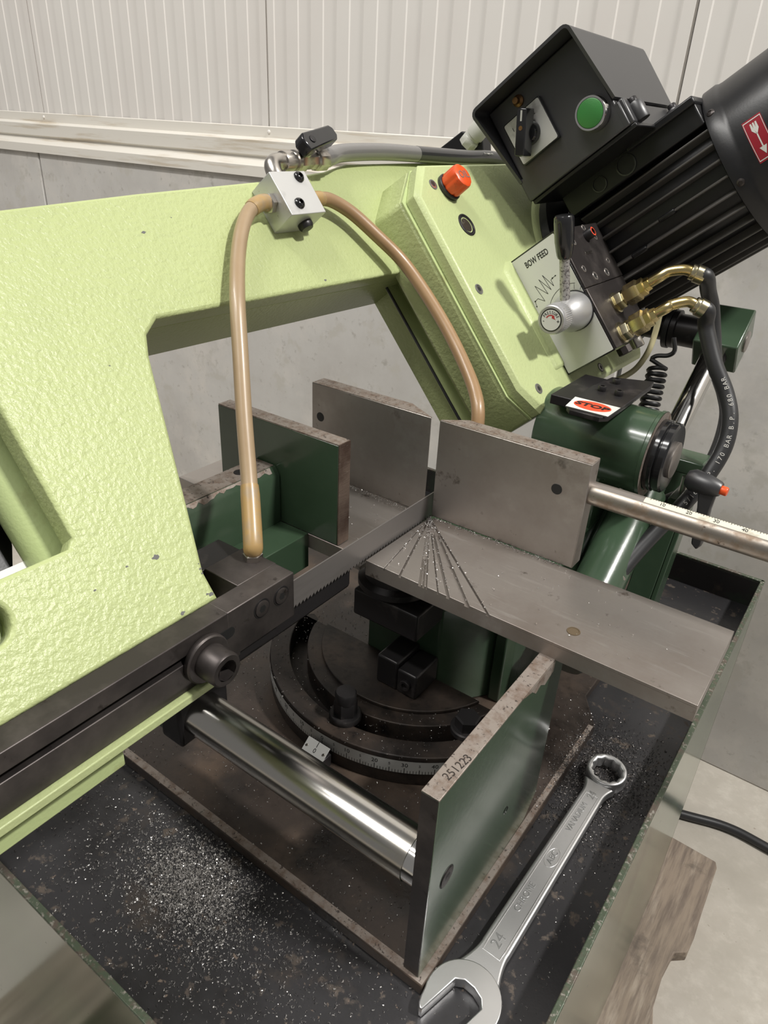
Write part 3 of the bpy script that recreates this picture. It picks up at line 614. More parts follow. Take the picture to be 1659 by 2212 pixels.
# ---------------------------------------------------------------- clear coolant hoses
def hose(name, label, pts, r, material, ends=(), cat='hose', k=7, n=16):
    P = smooth_path(pts, k); t = Thing(name, label, cat, P[len(P)//2])
    bm = nb(); tube(bm, P, r, n); o = t.part('tube', bm, material)
    for seg, rr, mt in ends:
        bm = nb(); Q = P[seg[0]:seg[1]] if seg[1] is not None else P[seg[0]:]
        tube(bm, Q, [rr*(.94 if i in (0, len(Q)-1) else 1) for i in range(len(Q))], n); t.part('swollen_end', bm, mt)
    return t, P
hose('coolant_hose', 'amber plastic hose hanging in an arc left of the aluminium block', [(-.475, .4860, 1.2050), (-.4754, .477, 1.2060), (-.4725, .4601, 1.2009), (-.4625, .4406, 1.1887), (-.4465, .4193, 1.1693), (-.4219, .3936, 1.1441), (-.4005, .3740, 1.1090), (-.3785, .3540, 1.0702), (-.3540, .3330, 1.0290), (-.3312, .3122, .9985), (-.3307, .3112, .9925)], .0062, 'amber_pale', (((0, 14), .0070, 'amber_end'), ((-15, None), .0072, 'amber_end')))
hose('coolant_hose', 'amber plastic hose curving right and down across the gearbox side', [(-.4753, .5380, 1.2058), (-.4753, .5513, 1.2058), (-.4739, .5677, 1.2041), (-.4635, .5868, 1.1930), (-.4442, .6037, 1.1728), (-.4218, .6178, 1.1503), (-.3928, .6195, 1.1230), (-.3619, .6139, 1.0950), (-.3340, .6028, 1.0705), (-.3106, .5878, 1.0516), (-.2961, .5737, 1.0360), (-.2900, .5640, 1.0100)], .0064, 'amber_hose', (((0, 10), .0071, 'amber_end'),))
t, P = hose('supply_hose', 'black plastic supply hose running along the top of the bow beam', [B(.582, .3150, .014), B(.600, .3180, .013), B(.630, .3245, .010), B(.701, .3265, .009), B(.790, .3235, .008), B(.870, .3200, .008), B(.930, .316, .012), B(.985, .302, .016), B(1.03, .28, .016)], .0086, 'pvc_grey')
bm = nb(); tube(bm, P[26:], .00875, 16); t.part('dark_length', bm, 'pvc_black')
bm = nb(); tube(bm, P[:7], [.0094]*7, 16); t.part('swollen_end', bm, 'pvc_grey')
t.text('ORV', .010, frame(B(.912, .3165, .0205), BY, (BW*.8+BN*-.6).normalized(), BN), 'hose_print')

# ================================================================ ELECTRIC MOTOR
MY, MV = .944, .125
mo = Thing('electric_motor', 'black finned electric motor with round fan cowl on the bow', 'motor', B(MY, MV, .075))
def ax(s): return B(MY, MV, s)
bm = nb(); lathe(bm, ax(.0592), BN, [(.110, 0), (.112, .002), (.112, .012), (.106, .015), (.082, .022), (.074, .042)], 64); mo.part('flange', bm, 'black_paint')
bm = nb(); lathe(bm, ax(.096), BN, [(.076, 0), (.0785, .003), (.0785, .172)], 64); mo.part('stator', bm, 'black_paint')
# one fin, shared by all
fin = bpy.data.meshes.new('cooling_fin'); b_ = nb(); q = [(.0765, -.0020), (.0872, -.0012), (.0880, -.0006), (.0880, .0006), (.0872, .0012), (.0765, .0020)]
Mf = frame(V(0, 0, 0), -BY, BN.cross(-BY), BN)
prism(b_, q, .026, .185, Mf); bmesh.ops.recalc_face_normals(b_, faces=b_.faces); b_.to_mesh(fin); b_.free(); fin.materials.append(MATS['fin_lit'])
for k in range(30):
    a = 360*k/30 + 4
    if 238 < a < 292: continue            # flat under the terminal box
    o = bpy.data.objects.new('cooling_fin', fin); COL.objects.link(o); o.parent = mo.root
    o.matrix_local = Matrix.Rotation(R_(a), 4, BN)
for k, s in ((0, .150), (0, .205)):
    A = R_(a := 4+12*(1 if s < .18 else 0))
for (a, s0) in ((16, .135), (4, .178)):
    Mx = frame(ax(0), Matrix.Rotation(R_(a), 3, BN) @ -BY, Matrix.Rotation(R_(a), 3, BN) @ BN.cross(-BY), BN)
    bm = nb(); prism(bm, [(.080, -.0030), (.0886, -.0028), (.0886, .0028), (.080, .0030)], s0, s0+.020, Mx); mo.part('ejector_pad', bm, 'black_paint', bevel=.002)
bm = nb(); lathe(bm, ax(.256), BN, [(.0905, 0), (.0922, .001), (.0922, .013), (.0905, .016), (.0900, .020), (.0900, .095), (.086, .107), (.074, .116), (.0, .118)], 72); cw = mo.part('fan_cowl', bm, 'black_paint')
for a in (-25+90+8, 180+12, 180-40, -20):
    d = (BY*math.cos(R_(a))+BW*math.sin(R_(a))); bm = nb(); lathe(bm, ax(.2635)+d*.0918, d, [(.0042, 0), (.0038, .0012), (.0020, .002), (.0018, .0012), (0, .0012)], 16, cap=False); mo.part('cowl_screw', bm, 'dark_steel', cw)
# rotation sticker on the cowl, with an arrow
def on_cowl(a, s, r=.0902):
    d = (-BY*math.cos(R_(a))+BW*math.sin(R_(a))); return ax(s)+d*r
def cowl_patch(a0, a1, s0, s1, r, n=8):
    bm = nb(); P = [[bm.verts.new(on_cowl(a0+(a1-a0)*i/n, s, r)) for s in (s0, s1)] for i in range(n+1)]
    for i in range(n): bm.faces.new((P[i][0], P[i+1][0], P[i+1][1], P[i][1]))
    return bm
sk = mo.part('rotation_sticker', cowl_patch(-9, 19, .2850, .3030, .09025), 'arrow_red', cw, label='red sticker with a white arrow')
bm = nb()
for q in ((-8, 18, .2856, .2861), (-8, 18, .3019, .3024), (17.4, 18, .2856, .3024), (-8, -7.4, .2856, .3024)):
    b2 = cowl_patch(*q, .0904); me = bpy.data.meshes.new('t'); b2.to_mesh(me); b2.free(); bm.from_mesh(me); bpy.data.meshes.remove(me)
for a0, a1, s0, s1 in ((-2, 11, .2934, .2946), ):
    b2 = cowl_patch(a0, a1, s0, s1, .0904); me = bpy.data.meshes.new('t'); b2.to_mesh(me); b2.free(); bm.from_mesh(me); bpy.data.meshes.remove(me)
vv_ = [bm.verts.new(on_cowl(a, s, .0905)) for a, s in ((-5.5, .2940), (-.5, .2905), (-.5, .2975))]; bm.faces.new(vv_)
for off in (-.0024, 0, .0024):
    vv_ = [bm.verts.new(on_cowl(a, s, .0905)) for a, s in ((15.5, .2940+off-.0006), (15.5, .2940+off+.0008), (11, .2940+off*.9+.0012), (8, .2945), (8, .2935), (11, .2940+off*.9-.0012))]; bm.faces.new(vv_)
mo.part('arrow_print', bm, 'white_label', sk)
# terminal box seat with knock-outs, between motor and control box
bm = nb(); prism(bm, [(.868, .178), (.868, .206), (1.00, .206), (1.00, .178)], .092, .256, MB); tbx = mo.part('terminal_base', bm, 'black_paint', bevel=.002)
bm = nb(); prism(bm, [(.862, .200), (.862, .2085), (1.00, .2085), (1.00, .200)], .180, .258, MB); mo.part('terminal_step', bm, 'black_paint', tbx, bevel=.002)
for s, r in ((.138, .0075), (.172, .0098)):
    bm = nb(); lathe(bm, B(.8678, .1915, s), -BY, [(r*1.18, 0), (r*1.16, .0012), (r, .0012), (r*.97, -.001), (0, -.001)], 28, cap=False); mo.part('knockout', bm, 'black_gloss', tbx)

# ================================================================ CONTROL BOX
cbx = Thing('control_box', 'black hooded control box with selector switch and green button', 'control box', B(.88, .2085, .15))
yb = .800; M = MP(yb)
sL, sR, vB, vT = .0850, .2120, .2085, .3180
bm = nb(); box(bm, (sL+.004, vB, -.185), (sR-.004, vT-.004, 0.0), M); cbx.part('case', bm, 'black_matt', bevel=.002)
# hood: a thin shell around three sides, running out towards the bottom
def hood():
    bm = nb(); th = .0032; ro = .008
    out = [(sL, vB+.022), (sL, vT-ro)] + [(sL+ro-ro*math.cos(R_(a)), vT-ro+ro*math.sin(R_(a))) for a in (22, 45, 68, 90)] + [(sR-ro+ro*math.sin(R_(a)), vT-ro+ro*math.cos(R_(a))) for a in (0, 22, 45, 68, 90)] + [(sR, vB+.030)]
    inn = [(sL+th, vB+.022), (sL+th, vT-ro)] + [(sL+ro-(ro-th)*math.cos(R_(a)), vT-ro+(ro-th)*math.sin(R_(a))) for a in (22, 45, 68, 90)] + [(sR-ro+(ro-th)*math.sin(R_(a)), vT-ro+(ro-th)*math.cos(R_(a))) for a in (0, 22, 45, 68, 90)] + [(sR-th, vB+.030)]
    def dep(v): return .030*max(0, min(1, (v-(vB+.022))/(vT-vB-.034)))+.0006
    back = -.187
    A = [bm.verts.new(M @ V(s, v, dep(v))) for s, v in out]; Bv = [bm.verts.new(M @ V(s, v, dep(v))) for s, v in inn]
    Cb = [bm.verts.new(M @ V(s, v, back)) for s, v in out]; D = [bm.verts.new(M @ V(s, v, back)) for s, v in inn]
    for i in range(len(out)-1):
        bm.faces.new((A[i], A[i+1], Bv[i+1], Bv[i])); bm.faces.new((A[i], A[i+1], Cb[i+1], Cb[i])); bm.faces.new((Bv[i], Bv[i+1], D[i+1], D[i])); bm.faces.new((Cb[i], Cb[i+1], D[i+1], D[i]))
    for i in (0, -1): bm.faces.new((A[i], Bv[i], D[i], Cb[i]))
    return bm
cbx.part('hood', hood(), 'black_matt')
bm = nb(); box(bm, (sL+.0002, vB, -.187), (sR-.0002, vB+.026, -.0001), M); cbx.part('lower_case', bm, 'black_matt', bevel=.0015)
bm = nb(); box(bm, (sL+.002, vB-.0045, -.18), (sR+.004, vB, -.004), M); cbx.part('base_flange', bm, 'black_paint', bevel=.001)
# selector
q = rrect(.1008, .1468, .2436, .2896, .002)
sel = cbx.part('selector_frame', curve_mesh([rrect(.0995, .1481, .2423, .2909, .002)], .005, .001, M, 0), 'black_gloss')
cbx.part('selector_plate', curve_mesh([q], .0008, 0, M, .0050), 'silver_label', sel)
for ch, s, v in (('1', .1085, .2800), ('2', .1360, .2800)): cbx.text(ch, .0058, M @ Matrix.Translation((s, v, .0059)), 'ink', sel)
bm = nb(); c_ = M @ V(.1225, .2660, .0058); lathe(bm, c_, -BY, [(.0125, 0), (.0122, .004), (.0095, .008), (0, .008)], 32); kn = cbx.part('selector_knob', bm, 'black_gloss')
ka = R_(55); kx = BN*math.cos(ka)+BW*math.sin(ka); ky = (-BY).cross(kx); Mk = frame(c_, kx, ky, -BY)
bm = nb(); prism(bm, [(-.0225, -.0062), (.0225, -.0062), (.0235, 0), (.0225, .0062), (-.0225, .0062), (-.0235, 0)], .005, .0225, Mk, top=[(-.0220, -.0055), (.0220, -.0055), (.0227, 0), (.0220, .0055), (-.0220, .0055), (-.0227, 0)]); cbx.part('grip', bm, 'black_gloss', kn, bevel=.0010)
bm = nb(); lathe(bm, Mk @ V(.004, 0, .0225), -BY, [(.0022, 0), (.0022, .0004), (.0008, .0001), (0, .0001)], 14, cap=False); cbx.part('grip_screw', bm, 'bronze_stud', kn)
bm = nb(); box(bm, (.0105, -.0010, .0225), (.0205, .0010, .0227), Mk); cbx.part('pointer_line', bm, 'silver_label', kn)
# green button
bc = M @ V(.1868, .2395, .0006)
bm = nb(); lathe(bm, bc, -BY, [(.0172, 0), (.0172, .004), (.0168, .009), (.0158, .0112), (.0140, .0112), (.0138, .0090)], 44, cap=False); rb = cbx.part('button_ring', bm, 'chrome_clean', label='chrome ring of the push button')
bm = nb(); lathe(bm, bc, -BY, [(.0138, .0088), (.0136, .0112), (.0125, .0118), (0, .0120)], 40, cap=False); cbx.part('push_button', bm, 'button_green', rb, label='green push button')
bm = nb(); lathe(bm, M @ V(.1255, .3020, 0), -BY, [(.0062, 0), (.0060, .002), (.0035, .004), (.0032, .009), (0, .0095)], 20); cbx.part('stud', bm, 'bronze_stud')
# screw lugs on the outer side
for yy in (.822, .955):
    bm = nb(); p = B(yy, vB+.001, sR+.006); lathe(bm, p, BW, [(.0080, 0), (.0084, .001), (.0084, .016), (.0070, .019), (0, .019)], 20); lg = cbx.part('lug', bm, 'black_matt')
    bm = nb(); lathe(bm, p+BW*.019, BW, [(.0048, 0), (.0048, .0045), (.004, .0055), (.0022, .0055), (.002, .003), (0, .003)], 14, cap=False); cbx.part('lug_screw', bm, 'black_oxide', lg)
bm = nb(); prism(bm, [(.803, .2085), (.803, .236), (.815, .236), (.828, .2085)], sR-.004, sR+.004, MB); cbx.part('corner_rib', bm, 'black_matt', bevel=.002)

# ================================================================ BOW FEED VALVE
yp = .75; Mv = MP(yp)
fv = Thing('feed_valve', 'dark steel hydraulic valve block with white bow feed panel and lever', 'valve', B(.80, .088, .068))
s0, s1, v0, v1 = .0550, .1150, .0178, .1575
fv.part('body', (lambda b: (box(b, (s0+.003, v0+.001, -.110), (s1+.002, v0+.0712, -.0010), Mv), b)[1])(nb()), 'dark_steel', bevel=.0008)
fv.part('body', (lambda b: (box(b, (s0+.003, v0+.0718, -.112), (s1+.002, v1, -.0010), Mv), b)[1])(nb()), 'dark_steel', bevel=.0008)
pb_ = fv.part('panel_frame', curve_mesh([rrect(s0, s1, v0, v1, .001)], .0016, .0002, Mv, -.0010), 'black_gloss')
pn = fv.part('panel', curve_mesh([rrect(s0+.0016, s1-.0016, v0+.0016, v1-.0016, .001)], .0004, 0, Mv, .0006), 'white_label', pb_, label='white printed bow feed panel')
zz = .00105
fv.text('BOW FEED', .0092, Mv @ Matrix.Translation((.0850, .1440, zz)), 'ink', pn, sx=.66, bold=.00015)
def polyline(bm, pts, wd, M, z=zz):
    for (a, b), (c, d) in zip(pts, pts[1:]):
        L = math.hypot(c-a, d-b); ux, uy = (c-a)/L, (d-b)/L; px, py = -uy*wd/2, ux*wd/2
        prism(bm, [(a+px, b+py), (a-px, b-py), (c-px, d-py), (c+px, d+py)], z, z+.00008, M)
bm = nb(); polyline(bm, [(.0612, .1062), (.0655, .1072), (.0714, .1008), (.0689, .1205), (.0782, .1055), (.0762, .1240), (.0835, .1075), (.0820, .1257), (.0880, .1094), (.0882, .1165), (.0905, .1172)], .0005, Mv)
for s, v, a in ((.0612, .1062, 255), (.0905, .1172, 5)):
    for da in (0,): polyline(bm, [(s, v), (s+.0085*math.cos(R_(a))*.5, v+.0085*math.sin(R_(a))*.7)], .0005, Mv)
    prism(bm, circ(s, v, .0009, 10), zz, zz+.0001, Mv); prism(bm, circ(s+.0085*math.cos(R_(a))*.5, v+.0085*math.sin(R_(a))*.7, .0011, 3, a, a+360), zz, zz+.0001, Mv)
KS, KV = .0955, .0752
polyline(bm, [(KS+.0285*math.cos(R_(a)), KV+.0285*math.sin(R_(a))) for a in range(25, 172, 7) if KS+.0285*math.cos(R_(a)) < s1-.003], .0005, Mv)
for a in (45, 62, 138, 150):
    polyline(bm, [(KS+r*math.cos(R_(a)), KV+r*math.sin(R_(a))) for r in (.0225, .0275)], .0004, Mv)
fv.part('diagram', bm, 'ink', pn, kind='stuff')
kc = Mv @ V(KS, KV, .0008)
bm = nb(); lathe(bm, kc, -BY, [(.0215, 0), (.0215, .0016), (.0205, .0016)], 48, cap=False); fv.part('hub_ring', bm, 'black_gloss')
bm = nb(); lathe(bm, kc, -BY, [(.0205, 0), (.0200, .016), (.0165, .026), (.0140, .032), (.0125, .036), (.0125, .040)], 56); hub = fv.part('hub', bm, 'alu_knob', label='round aluminium lever hub')
bm = nb(); n = 90; x_, y_, z_ = basis(-BY); rings = []
for r, h, kk in ((.0140, .040, 0), (.0150, .0415, 1), (.0150, .0550, 1), (.0146, .0562, 0), (.0146, .0590, 0), (.0136, .0600, 0)):
    rings.append([bm.verts.new(kc+z_*h+(x_*math.cos(2*math.pi*i/n)+y_*math.sin(2*math.pi*i/n))*(r+kk*(.0003 if i % 2 else -.0003))) for i in range(n)])
for a, b in zip(rings, rings[1:]):
    for i in range(n): bm.faces.new((a[i], a[(i+1) % n], b[(i+1) % n], b[i]))
bm.faces.new(rings[-1]); bm.faces.new(list(reversed(rings[0]))); kb = fv.part('pressure_knob', bm, 'alu_knob', label='knurled aluminium pressure knob', sharp=30)
bm = nb(); lathe(bm, kc-BY*.0600, -BY, [(.0114, 0), (.0114, .0003), (.0103, .0003)], 44, cap=False); fv.part('dial_ring', bm, 'ink', kb)
bm = nb(); lathe(bm, kc-BY*.0600, -BY, [(.0103, 0), (.0103, .00025), (0, .00025)], 44, cap=False); fv.part('dial', bm, 'white_label', kb)
ea = R_(6); ex = V(math.cos(ea), 0, math.sin(ea)); ez = V(-math.sin(ea), 0, math.cos(ea)); Mk = frame(kc-BY*.0604, ex, ez, -BY)
word = 'PRESSURE'
for i, ch in enumerate(word):
    a = R_(90+62-124*i/(len(word)-1)); fv.text(ch, .0042, Mk @ Matrix.Translation((.0080*math.cos(a), .0080*math.sin(a)*.9+.0002, 0)) @ Matrix.Rotation(a-math.pi/2, 4, 'Z'), 'ink', kb, .00006, .8)
fv.text('-', .006, Mk @ Matrix.Translation((-.0078, -.001, 0)), 'ink', kb, .00006); fv.text('+', .006, Mk @ Matrix.Translation((.0078, -.0012, 0)), 'ink', kb, .00006)
bm = nb(); polyline(bm, [(.0056*math.cos(R_(a)), .0056*math.sin(R_(a))-.0008) for a in range(150, 48, -10)], .0010, Mk, 0); prism(bm, [(.0056*math.cos(R_(60))-.0014, .0056*math.sin(R_(60))-.0008+.0012), (.0050, .0008), (.0056*math.cos(R_(60))-.002, .0056*math.sin(R_(60))-.0028)], 0, .0001, Mk); fv.part('red_arrow', bm, 'red_ink', kb)
# lever
lb, lt = V(-.2885, .7235, 1.1190), V(-.2985, .7125, 1.1965); ld = (lt-lb).normalized()
lev = fv.cyl('lever', lb, lb+ld*.048, .0052, 'knurl_rod', n=20, label='short steel lever')
bm = nb(); lathe(bm, lb+ld*.042, ld, [(.0066, 0), (.0078, .003), (.0096, .016), (.0100, .034), (.0098, .0385), (.0085, .0405), (0, .0410)], 32); fv.part('lever_grip', bm, 'black_gloss', lev, label='black plastic lever grip')
# screws and marks on the side of the block
Ms = frame(B(0, 0, s1+.002), -BY, BW, BN); Ms = frame(B(0, 0, s1+.0021), BY, BW, BN)
def side_screw(y, v, r, deep=.002, mt='steel'):
    bm = nb(); lathe(bm, B(y, v, s1+.002), BN, [(r, .0001), (r*.96, .0006), (r*.62, .0006), (r*.60, .0002)], 20, cap=False); c_ = fv.part('block_screw', bm, mt)
    bm = nb(); lathe(bm, B(y, v, s1+.002), BN, [(r*.62, .0001), (r*.62, .0003), (0, .0003)], 6, cap=False); fv.part('socket', bm, 'ink', c_)
for y, v, r in ((.8205, .1535, .0042), (.8395, .1405, .0036), (.8405, .1107, .0036), (.7686, .1095, .0040), (.7875, .0985, .0050), (.8215, .0985, .0050), (.7780, .1400, .0036)): side_screw(y, v, r)
bm = nb(); lathe(bm, B(.8160, .1440, s1+.002), BN, [(.0060, 0), (.0060, .0085), (.0055, .0095), (.0034, .0095), (.003, .004), (0, .004)], 24, cap=False); va = fv.part('valve_cap', bm, 'black_oxide')
bm = nb(); lathe(bm, B(.8160, .1440, s1+.002), BN, [(.0052, .0096), (.0038, .0098)], 24, cap=False); fv.part('red_mark', bm, 'stop_red', va)
fv.text('PATENTED', .0052, Ms @ Matrix.Translation((.800, .1250, .0002)), 'nickel', sx=.85)
# hydraulic unions
def union(y, v, tag):
    p = B(y, v, s1+.002); bm = nb(); lathe(bm, p, BN, [(.0118, 0), (.0120, .0012), (.0120, .0022), (.0105, .0026)], 28); f = fv.part('washer', bm, 'zinc')
    bm = nb(); lathe(bm, p+BN*.0026, BN, [(.0100, 0), (.0104, .001), (.0104, .008), (.0095, .009), (.0072, .009), (.0072, .013)], 6, .2); fv.part('adapter', bm, 'zinc')
    bm = nb(); lathe(bm, p+BN*.014, BN, [(.0110, 0), (.0118, .0012), (.0118, .0145), (.0104, .016), (.0098, .0165), (.0098, .022), (.0075, .023), (.0068, .028)], 6, .5); fv.part('union_nut', bm, 'brass')
    return p+BN*.037
e1 = union(.8030, .0628, 1); e2 = union(.7785, .0305, 2)
bm = nb(); lathe(bm, B(.800, v0-.001, s1-.012), -BW, [(.0085, 0), (.0085, .008), (.007, .009), (0, .009)], 8); fv.part('lower_plug', bm, 'dark_steel')
bm = nb(); lathe(bm, B(.836, v0+.002, s1-.010), -BW, [(.0075, 0), (.0075, .012), (.006, .013), (0, .013)], 20); fv.part('lower_plug', bm, 'nickel')

def hyd(name, label, start, d, bend, rest, crimp=.026):
    t = Thing(name, label, 'hose', start)
    P = smooth_path([start-d*.010, start, start+d*.016] + bend, 6); bm = nb(); tube(bm, P, .0056, 16); t.part('bent_pipe', bm, 'brass')
    e = P[-1]; dd = (P[-1]-P[-3]).normalized()
    bm = nb(); lathe(bm, e-dd*.003, dd, [(.0078, 0), (.0082, .001), (.0082, .004), (.0094, .005), (.0094, crimp)], 24); t.part('crimp_sleeve', bm, 'zinc')
    Q = smooth_path([e+dd*(crimp-.008), e+dd*crimp] + rest, 8); bm = nb(); tube(bm, Q, .0082, 16); t.part('rubber_hose', bm, 'rubber')
    return t, Q
hyd('hydraulic_hose', 'upper black hydraulic hose with bent brass pipe end beside the motor', e1, BN, [e1+BN*.024+V(.001, .003, .001), e1+BN*.036+V(.006, .006, -.003), e1+BN*.041+V(.011, .009, -.008)],
    [(-.1770, .838, 1.1300), (-.1720, .850, 1.1120), (-.1640, .852, 1.0850), (-.1517, .845, 1.0525), (-.1339, .840, 1.0260), (-.1228, .830, 1.0019), (-.1206, .810, .9646), (-.1313, .790, .9285), (-.150, .760, .915)], .014)
t, Q = hyd('hydraulic_hose', 'lower black hydraulic hose hanging in a loop in front of the chrome rod', e2, BN, [e2+BN*.020+V(.001, .003, .001), e2+BN*.032+V(.005, .007, -.002), e2+BN*.037+V(.010, .010, -.008)],
    [(-.1630, .798, 1.1050), (-.1560, .796, 1.0900), (-.1419, .790, 1.0667), (-.1238, .785, 1.0423), (-.1117, .775, 1.0204), (-.1074, .762, .9949), (-.1123, .745, .9678), (-.1233, .725, .9395), (-.1380, .700, .9115), (-.1495, .670, .8871), (-.1572, .640, .8650)], .012)
e = Q[-1]; dd = (Q[-1]-Q[-3]).normalized(); bm = nb(); lathe(bm, e-dd*.014, dd, [(.0092, 0), (.0094, .001), (.0094, .022), (.0075, .024), (.0075, .034)], 20); t.part('end_fitting', bm, 'nickel')
# print on the hose
def hose_text(t, Q, body, i0, step, size, parent=None):
    L = [0]
    for a, b in zip(Q, Q[1:]): L.append(L[-1]+(b-a).length)
    s = i0; camp = V(.35, -.45, .25)
    for ch in body:
        k = max(j for j in range(len(L)) if L[j] <= s); f = (s-L[k])/(L[k+1]-L[k]); p = Q[k].lerp(Q[k+1], f); tg = (Q[k+1]-Q[k]).normalized()
        nrm = (V(.30, -.75, .5)-tg*V(.30, -.75, .5).dot(tg)).normalized(); tx = -tg; ty = nrm.cross(tx)
        if ch != ' ': t.part('lettering', text_mesh(ch, size, frame(p+nrm*.00825, tx, ty, nrm), .0001), 'hose_print')
        s -= step
tot = sum((b-a).length for a, b in zip(Q, Q[1:]))
hose_text(t, Q, '1SN/1 5/16" W.P. 170 BAR B.P. 680 BAR', tot*.74, .0047, .0066)

# ================================================================ PIVOT BRACKET, STOP PLATE
PY, PZ, PR = .700, .9917, .0425
pv = Thing('pivot_bracket', 'glossy dark green pivot housing with black disc on its end', 'bracket', (-.22, PY, .7512))
bm = nb(); lathe(bm, (-.275, PY, PZ), (1, 0, 0), [(PR*.97, 0), (PR, .002), (PR, .1115), (PR*1.03, .1125), (PR*1.03, .1160)], 56); pv.part('housing', bm, 'green')
bm = nb(); lathe(bm, (-.1590, PY, PZ-.001), (1, 0, 0), [(PR*1.0, -.0004), (PR*1.035, .0004), (PR*.86, .0004)], 56, cap=False); pv.part('bare_rim', bm, 'steel_edge')
bm = nb(); lathe(bm, (-.1588, PY, PZ), (1, 0, 0), [(.0360, 0), (.0365, .001), (.0365, .0075), (.0340, .009), (.0340, .0095), (.0355, .0105), (.0355, .0160), (.0335, .0178), (0, .0178)], 56); pv.part('end_disc', bm, 'black_gloss')
bm = nb(); lathe(bm, (-.1412, PY, PZ-.001), (1, 0, 0), [(.0185, 0), (.0185, .0028), (.0175, .0035), (0, .0035)], 40); pv.part('pin', bm, 'steel')
pv.box('arm', (-.245, PY-.032, .90), (-.200, PY+.032, PZ-.01), 'green', bevel=.004)
bm = nb(); prism(bm, [(-.285, .655), (-.200, .655), (-.200, .77), (-.285, .77)], .7512, .905); pv.part('foot', bm, 'green', bevel=.004)
Mg = frame((-.132, 0, 0), (0, 1, 0), (0, 0, 1), (1, 0, 0))
bm = nb(); prism(bm, [(.735, .742), (.775, .742), (.855, .93), (.825, .93)], -.006, 0, Mg); prism(bm, [(.735, .742), (.741, .742), (.831, .93), (.825, .93)], -.035, -.006, Mg); pv.part('flat_bar', bm, 'green', bevel=.001)
pv.box('stop_lug', (-.1555, .765, .952), (-.122, .80, .968), 'green', bevel=.002)
pv.box('stop_lug', (-.143, .735, .915), (-.122, .775, .935), 'green', bevel=.002)
bm = nb(); lathe(bm, (-.133, .755, .935), (0, 0, 1), [(.005, 0), (.005, .020)], 16); pv.part('stop_bolt', bm, 'nickel')

st = Thing('stop_plate', 'dark steel plate with red stop label above the green pivot housing', 'plate', (-.212, .68, 1.036))
zs = 1.040
poly = [(-.2300, .624), (-.2240, .6165), (-.1950, .6165), (-.1890, .624), (-.1885, .742), (-.1915, .762), (-.231, .745), (-.236, .70), (-.234, .65)]
sp_ = st.part('sheet', curve_mesh([poly], .005, .0008, MI, zs), 'black_oxide')
lab = [(-.2310, .6230), (-.1897, .6230), (-.1892, .6545), (-.2345, .6545)]
bm = nb(); prism(bm, lab, zs+.005, zs+.0053); lb_ = st.part('label', bm, 'white_label', sp_)
bm = nb(); prism(bm, [(-.2110+.0180*math.cos(2*math.pi*i/40), .6395+.0125*math.sin(2*math.pi*i/40)) for i in range(40)], zs+.0053, zs+.0055); st.part('oval', bm, 'stop_red', lb_, label='red oval')
st.text('STOP', .0122, Matrix.Translation((-.2110, .6390, zs+.0057)), 'ink', lb_, sx=1.12, bold=.0004)
bm = nb(); box(bm, (-.2300, .6195, zs+.0050), (-.1905, .6228, zs+.00525)); st.part('dark_band', bm, 'ink', lb_)
for x, y in ((-.222, .692), (-.2040, .690), (-.2195, .726)):
    socket_screw(st, (x, y, zs+.005), (0, 0, 1), .0042, .0052)
bm = nb(); prism(bm, [(-.262, .66), (-.200, .66), (-.200, .75), (-.262, .75)], 1.030, zs); st.part('spacer', bm, 'black_oxide', bevel=.001)

# ================================================================ HYDRAULIC CYLINDER
rho = V(0, .8203, .5720); qv = V(0, .5720, -.8203); hp = V(-.170, .8237, .9856)
hc = Thing('hydraulic_cylinder', 'leaning hydraulic cylinder with bright chrome rod and glossy green barrel', 'cylinder', (-.17, .62, .7512))
bm = nb(); cyl(bm, hp-rho*.09, hp+rho*.115, .0125, n=36); hc.part('rod', bm, 'chrome_clean')
bm = nb(); lathe(bm, hp-rho*.315, rho, [(.022, 0), (.0255, .004), (.0255, .212), (.024, .216), (.020, .217), (.020, .226), (.0128, .228)], 44); hc.part('barrel', bm, 'green')
bm = nb(); tube(bm, [V(-.197, .600, .78), V(-.197, .64, .83), V(-.197, .69, .885), V(-.199, .74, .925)], .0048, 12); hc.part('feed_pipe', bm, 'green')
cl = Thing('rod_clevis', 'dark green box shaped clevis block on the chrome rod end', 'block', hp+rho*.14)
Mc = frame(hp+rho*.142, (1, 0, 0), rho, V(1, 0, 0).cross(rho))
cl.box('block', (-.0255, -.030, -.030), (.0260, .034, .0135), 'green', Mc, bevel=.002)
bm = nb(); lathe(bm, Mc @ V(.0260, .004, -.010), (1, 0, 0), [(.0125, 0), (.0125, .0016), (.0115, .0022), (0, .0022)], 32); cl.part('pin_end', bm, 'steel')
bm = nb(); lathe(bm, Mc @ V(0, -.030, -.006), -rho, [(.0150, 0), (.0150, .006), (.0135, .008)], 28); cl.part('rod_nut', bm, 'black_oxide')
ps = Mc @ V(-.0255, .004, -.010)
shf = Thing('cylinder_pivot_shaft', 'short black round shaft with collar between clevis and gearbox', 'shaft', ps)
bm = nb(); lathe(bm, ps, (-1, 0, 0), [(.0195, 0), (.0195, .028), (.0235, .029), (.0235, .035), (.0165, .036), (.0165, .075)], 36); shf.part('shaft', bm, 'black_oxide')
bm = nb(); lathe(bm, ps-V(.036, 0, 0), (-1, 0, 0), [(.0250, 0), (.0250, .006), (.022, .007)], 32); shf.part('collar', bm, 'rubber')
